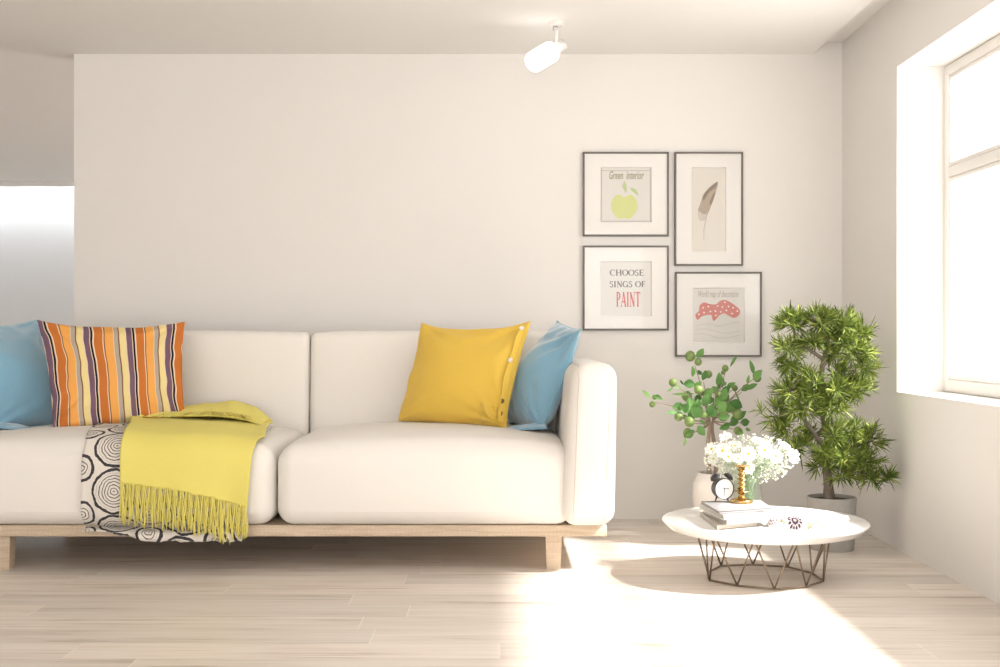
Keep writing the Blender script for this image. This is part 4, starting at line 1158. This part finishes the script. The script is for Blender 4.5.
for pts, r0 in (([(278, 520, 0), (225, 440, -.03), (185, 400, -.05), (110, 400, -.06)], .013), ([(278, 540, 0), (340, 500, -.03), (420, 480, -.04)], .012),
                ([(278, 560, 0), (350, 570, -.06), (470, 605, -.12)], .009), ([(258, 300, 0), (330, 290, .02), (390, 300, .03)], .010), ([(258, 310, 0), (190, 310, -.02), (140, 330, -.03)], .010),
                ([(262, 240, 0), (320, 200, .02), (390, 200, .02)], .011), ([(265, 220, 0), (200, 180, -.02), (130, 170, -.03)], .010), ([(272, 160, 0), (240, 100, -.04), (200, 80, -.05)], .008),
                ([(276, 160, 0), (330, 110, .04), (380, 110, .05)], .008), ([(272, 430, 0), (230, 470, .05), (180, 500, .04)], .009)):
    limb([C3(*q) for q in pts], r0, .004, 8)
stm.build('trunk', M['bark'], tr)
nd = MB(); rnd = random.Random(77)
def rosette(c_, d, ln, n_):
    d = d.normalized(); s_ = d.orthogonal().normalized(); t_ = d.cross(s_)
    for k in range(n_):
        a = 2 * PI * k * .382 + rnd.uniform(-.4, .4); op = rnd.uniform(.2, 1.3)
        v_ = (d * math.cos(op) + (s_ * math.cos(a) + t_ * math.sin(a)) * math.sin(op)).normalized()
        l_ = ln * rnd.uniform(.65, 1.1); w = .0027 * rnd.uniform(.8, 1.3)
        side = v_.cross(d if abs(v_.dot(d)) < .95 else s_).normalized(); o_ = c_ - d * rnd.uniform(0, .03)
        drp = Vector((0, 0, -.06 * l_))
        p = [o_, o_ + v_ * l_ * .4 + drp * .1, o_ + v_ * l_ * .75 + drp * .45, o_ + v_ * l_ + drp]
        if max(q.x for q in p) > XW - .01 and c_.y > 5.0: continue
        nd.add([p[0] - side * w * .4, p[0] + side * w * .4, p[1] - side * w, p[1] + side * w, p[2] - side * w * .7, p[2] + side * w * .7, p[3]], [(0, 1, 3, 2), (2, 3, 5, 4), (4, 5, 6)])
# clump: centre x, y, depth, half sizes in crop pixels (x, y) and metres (depth), rosettes
CL = [(170, 105, -.02, 62, 42, .09, 30), (250, 100, -.04, 60, 48, .10, 32), (330, 112, -.01, 60, 50, .10, 32), (392, 135, .02, 38, 42, .08, 18),
      (155, 185, -.02, 50, 38, .08, 18), (160, 235, -.02, 38, 22, .06, 10), (370, 195, .0, 62, 40, .10, 26), (400, 245, .0, 40, 30, .07, 12), (330, 165, -.03, 50, 35, .08, 16),
      (235, 165, -.03, 40, 30, .07, 14), (300, 200, .02, 34, 26, .06, 10), (205, 275, -.02, 40, 26, .06, 12), (320, 265, .02, 40, 28, .07, 12), (225, 455, .02, 40, 32, .06, 10), (165, 320, -.03, 55, 36, .09, 20), (240, 315, -.06, 50, 48, .09, 24), (310, 320, -.05, 60, 50, .10, 28), (380, 310, .0, 42, 45, .09, 18), (200, 370, -.06, 60, 40, .09, 24),
      (115, 395, -.04, 42, 40, .07, 16), (150, 440, -.03, 45, 42, .08, 18), (300, 375, -.05, 60, 35, .08, 16), (190, 500, .0, 42, 36, .07, 14), (68, 380, -.05, 14, 10, .03, 2),
      (300, 460, -.07, 40, 45, .07, 14), (355, 455, -.03, 55, 40, .09, 20), (415, 470, -.05, 45, 45, .08, 20), (270, 520, -.06, 42, 40, .08, 16), (340, 530, -.08, 62, 45, .09, 26),
      (400, 545, -.08, 50, 42, .08, 16), (330, 585, -.07, 60, 32, .08, 16), (420, 600, -.11, 42, 20, .05, 8), (470, 595, -.13, 22, 22, .04, 6), (250, 555, -.03, 30, 25, .05, 6)]
for cx, cy, dy, ax_, ay_, dz_, n_ in CL:
    c0 = C3(cx, cy, dy)
    for i in range(int(n_ * 1.35)):
        v_ = Vector((rnd.gauss(0, 1), rnd.gauss(0, 1), rnd.gauss(0, 1) + .25)).normalized(); q = rnd.uniform(.45, .98)
        c_ = C3(cx + v_.x * ax_ * q, cy - v_.z * ay_ * q, dy + v_.y * dz_ * q)
        rosette(c_, (v_ + Vector((0, -.15, .35))), .070, 12)
nd.build('foliage', M['needle'], tr, smooth=False)

# ------------------------------------------------------------------ light
w = bpy.data.worlds.new('sky'); sc.world = w; w.use_nodes = True
bg = w.node_tree.nodes['Background']; bg.inputs[0].default_value = (1.0, .97, .935, 1); bg.inputs[1].default_value = 2.05
sun = bpy.data.lights.new('sun', 'SUN'); sun.energy = 6.2; sun.angle = R(4.5); sun.color = (1, .95, .89)
so = bpy.data.objects.new('sun', sun); COL.objects.link(so)
sd = Vector((-1, .38, -1.09)); so.rotation_euler = sd.to_track_quat('-Z', 'Y').to_euler(); so.location = (6, 2, 6)
al = bpy.data.lights.new('far_wall_fill', 'AREA'); al.shape = 'RECTANGLE'; al.size = 6.0; al.size_y = .06; al.energy = 11; al.color = (.90, .95, 1.0); al.spread = R(175)  # added area light, no lamp there, brightens the far wall from its top
ao = bpy.data.objects.new('far_wall_fill', al); COL.objects.link(ao); ao.location = (-4.2, YF_ - .30, CZ - .012)
ao.rotation_euler = Vector((0, 1, -.9)).to_track_quat('-Z', 'Y').to_euler()

# ------------------------------------------------------------------ camera and view
cam = bpy.data.cameras.new('camera'); co = bpy.data.objects.new('camera', cam); COL.objects.link(co)
co.location = (0, 0, 1); co.rotation_euler = (R(90), 0, 0)
cam.sensor_fit = 'HORIZONTAL'; cam.sensor_width = 36; cam.lens = F / 1000 * 36; cam.shift_y = (V0 - 333.5) / 1000
sc.camera = co
sc.cycles.transparent_max_bounces = 32
vs_ = sc.view_settings; vs_.view_transform = 'Standard'; vs_.look = 'None'; vs_.exposure = 1.08; vs_.gamma = 1; vs_.use_curve_mapping = False
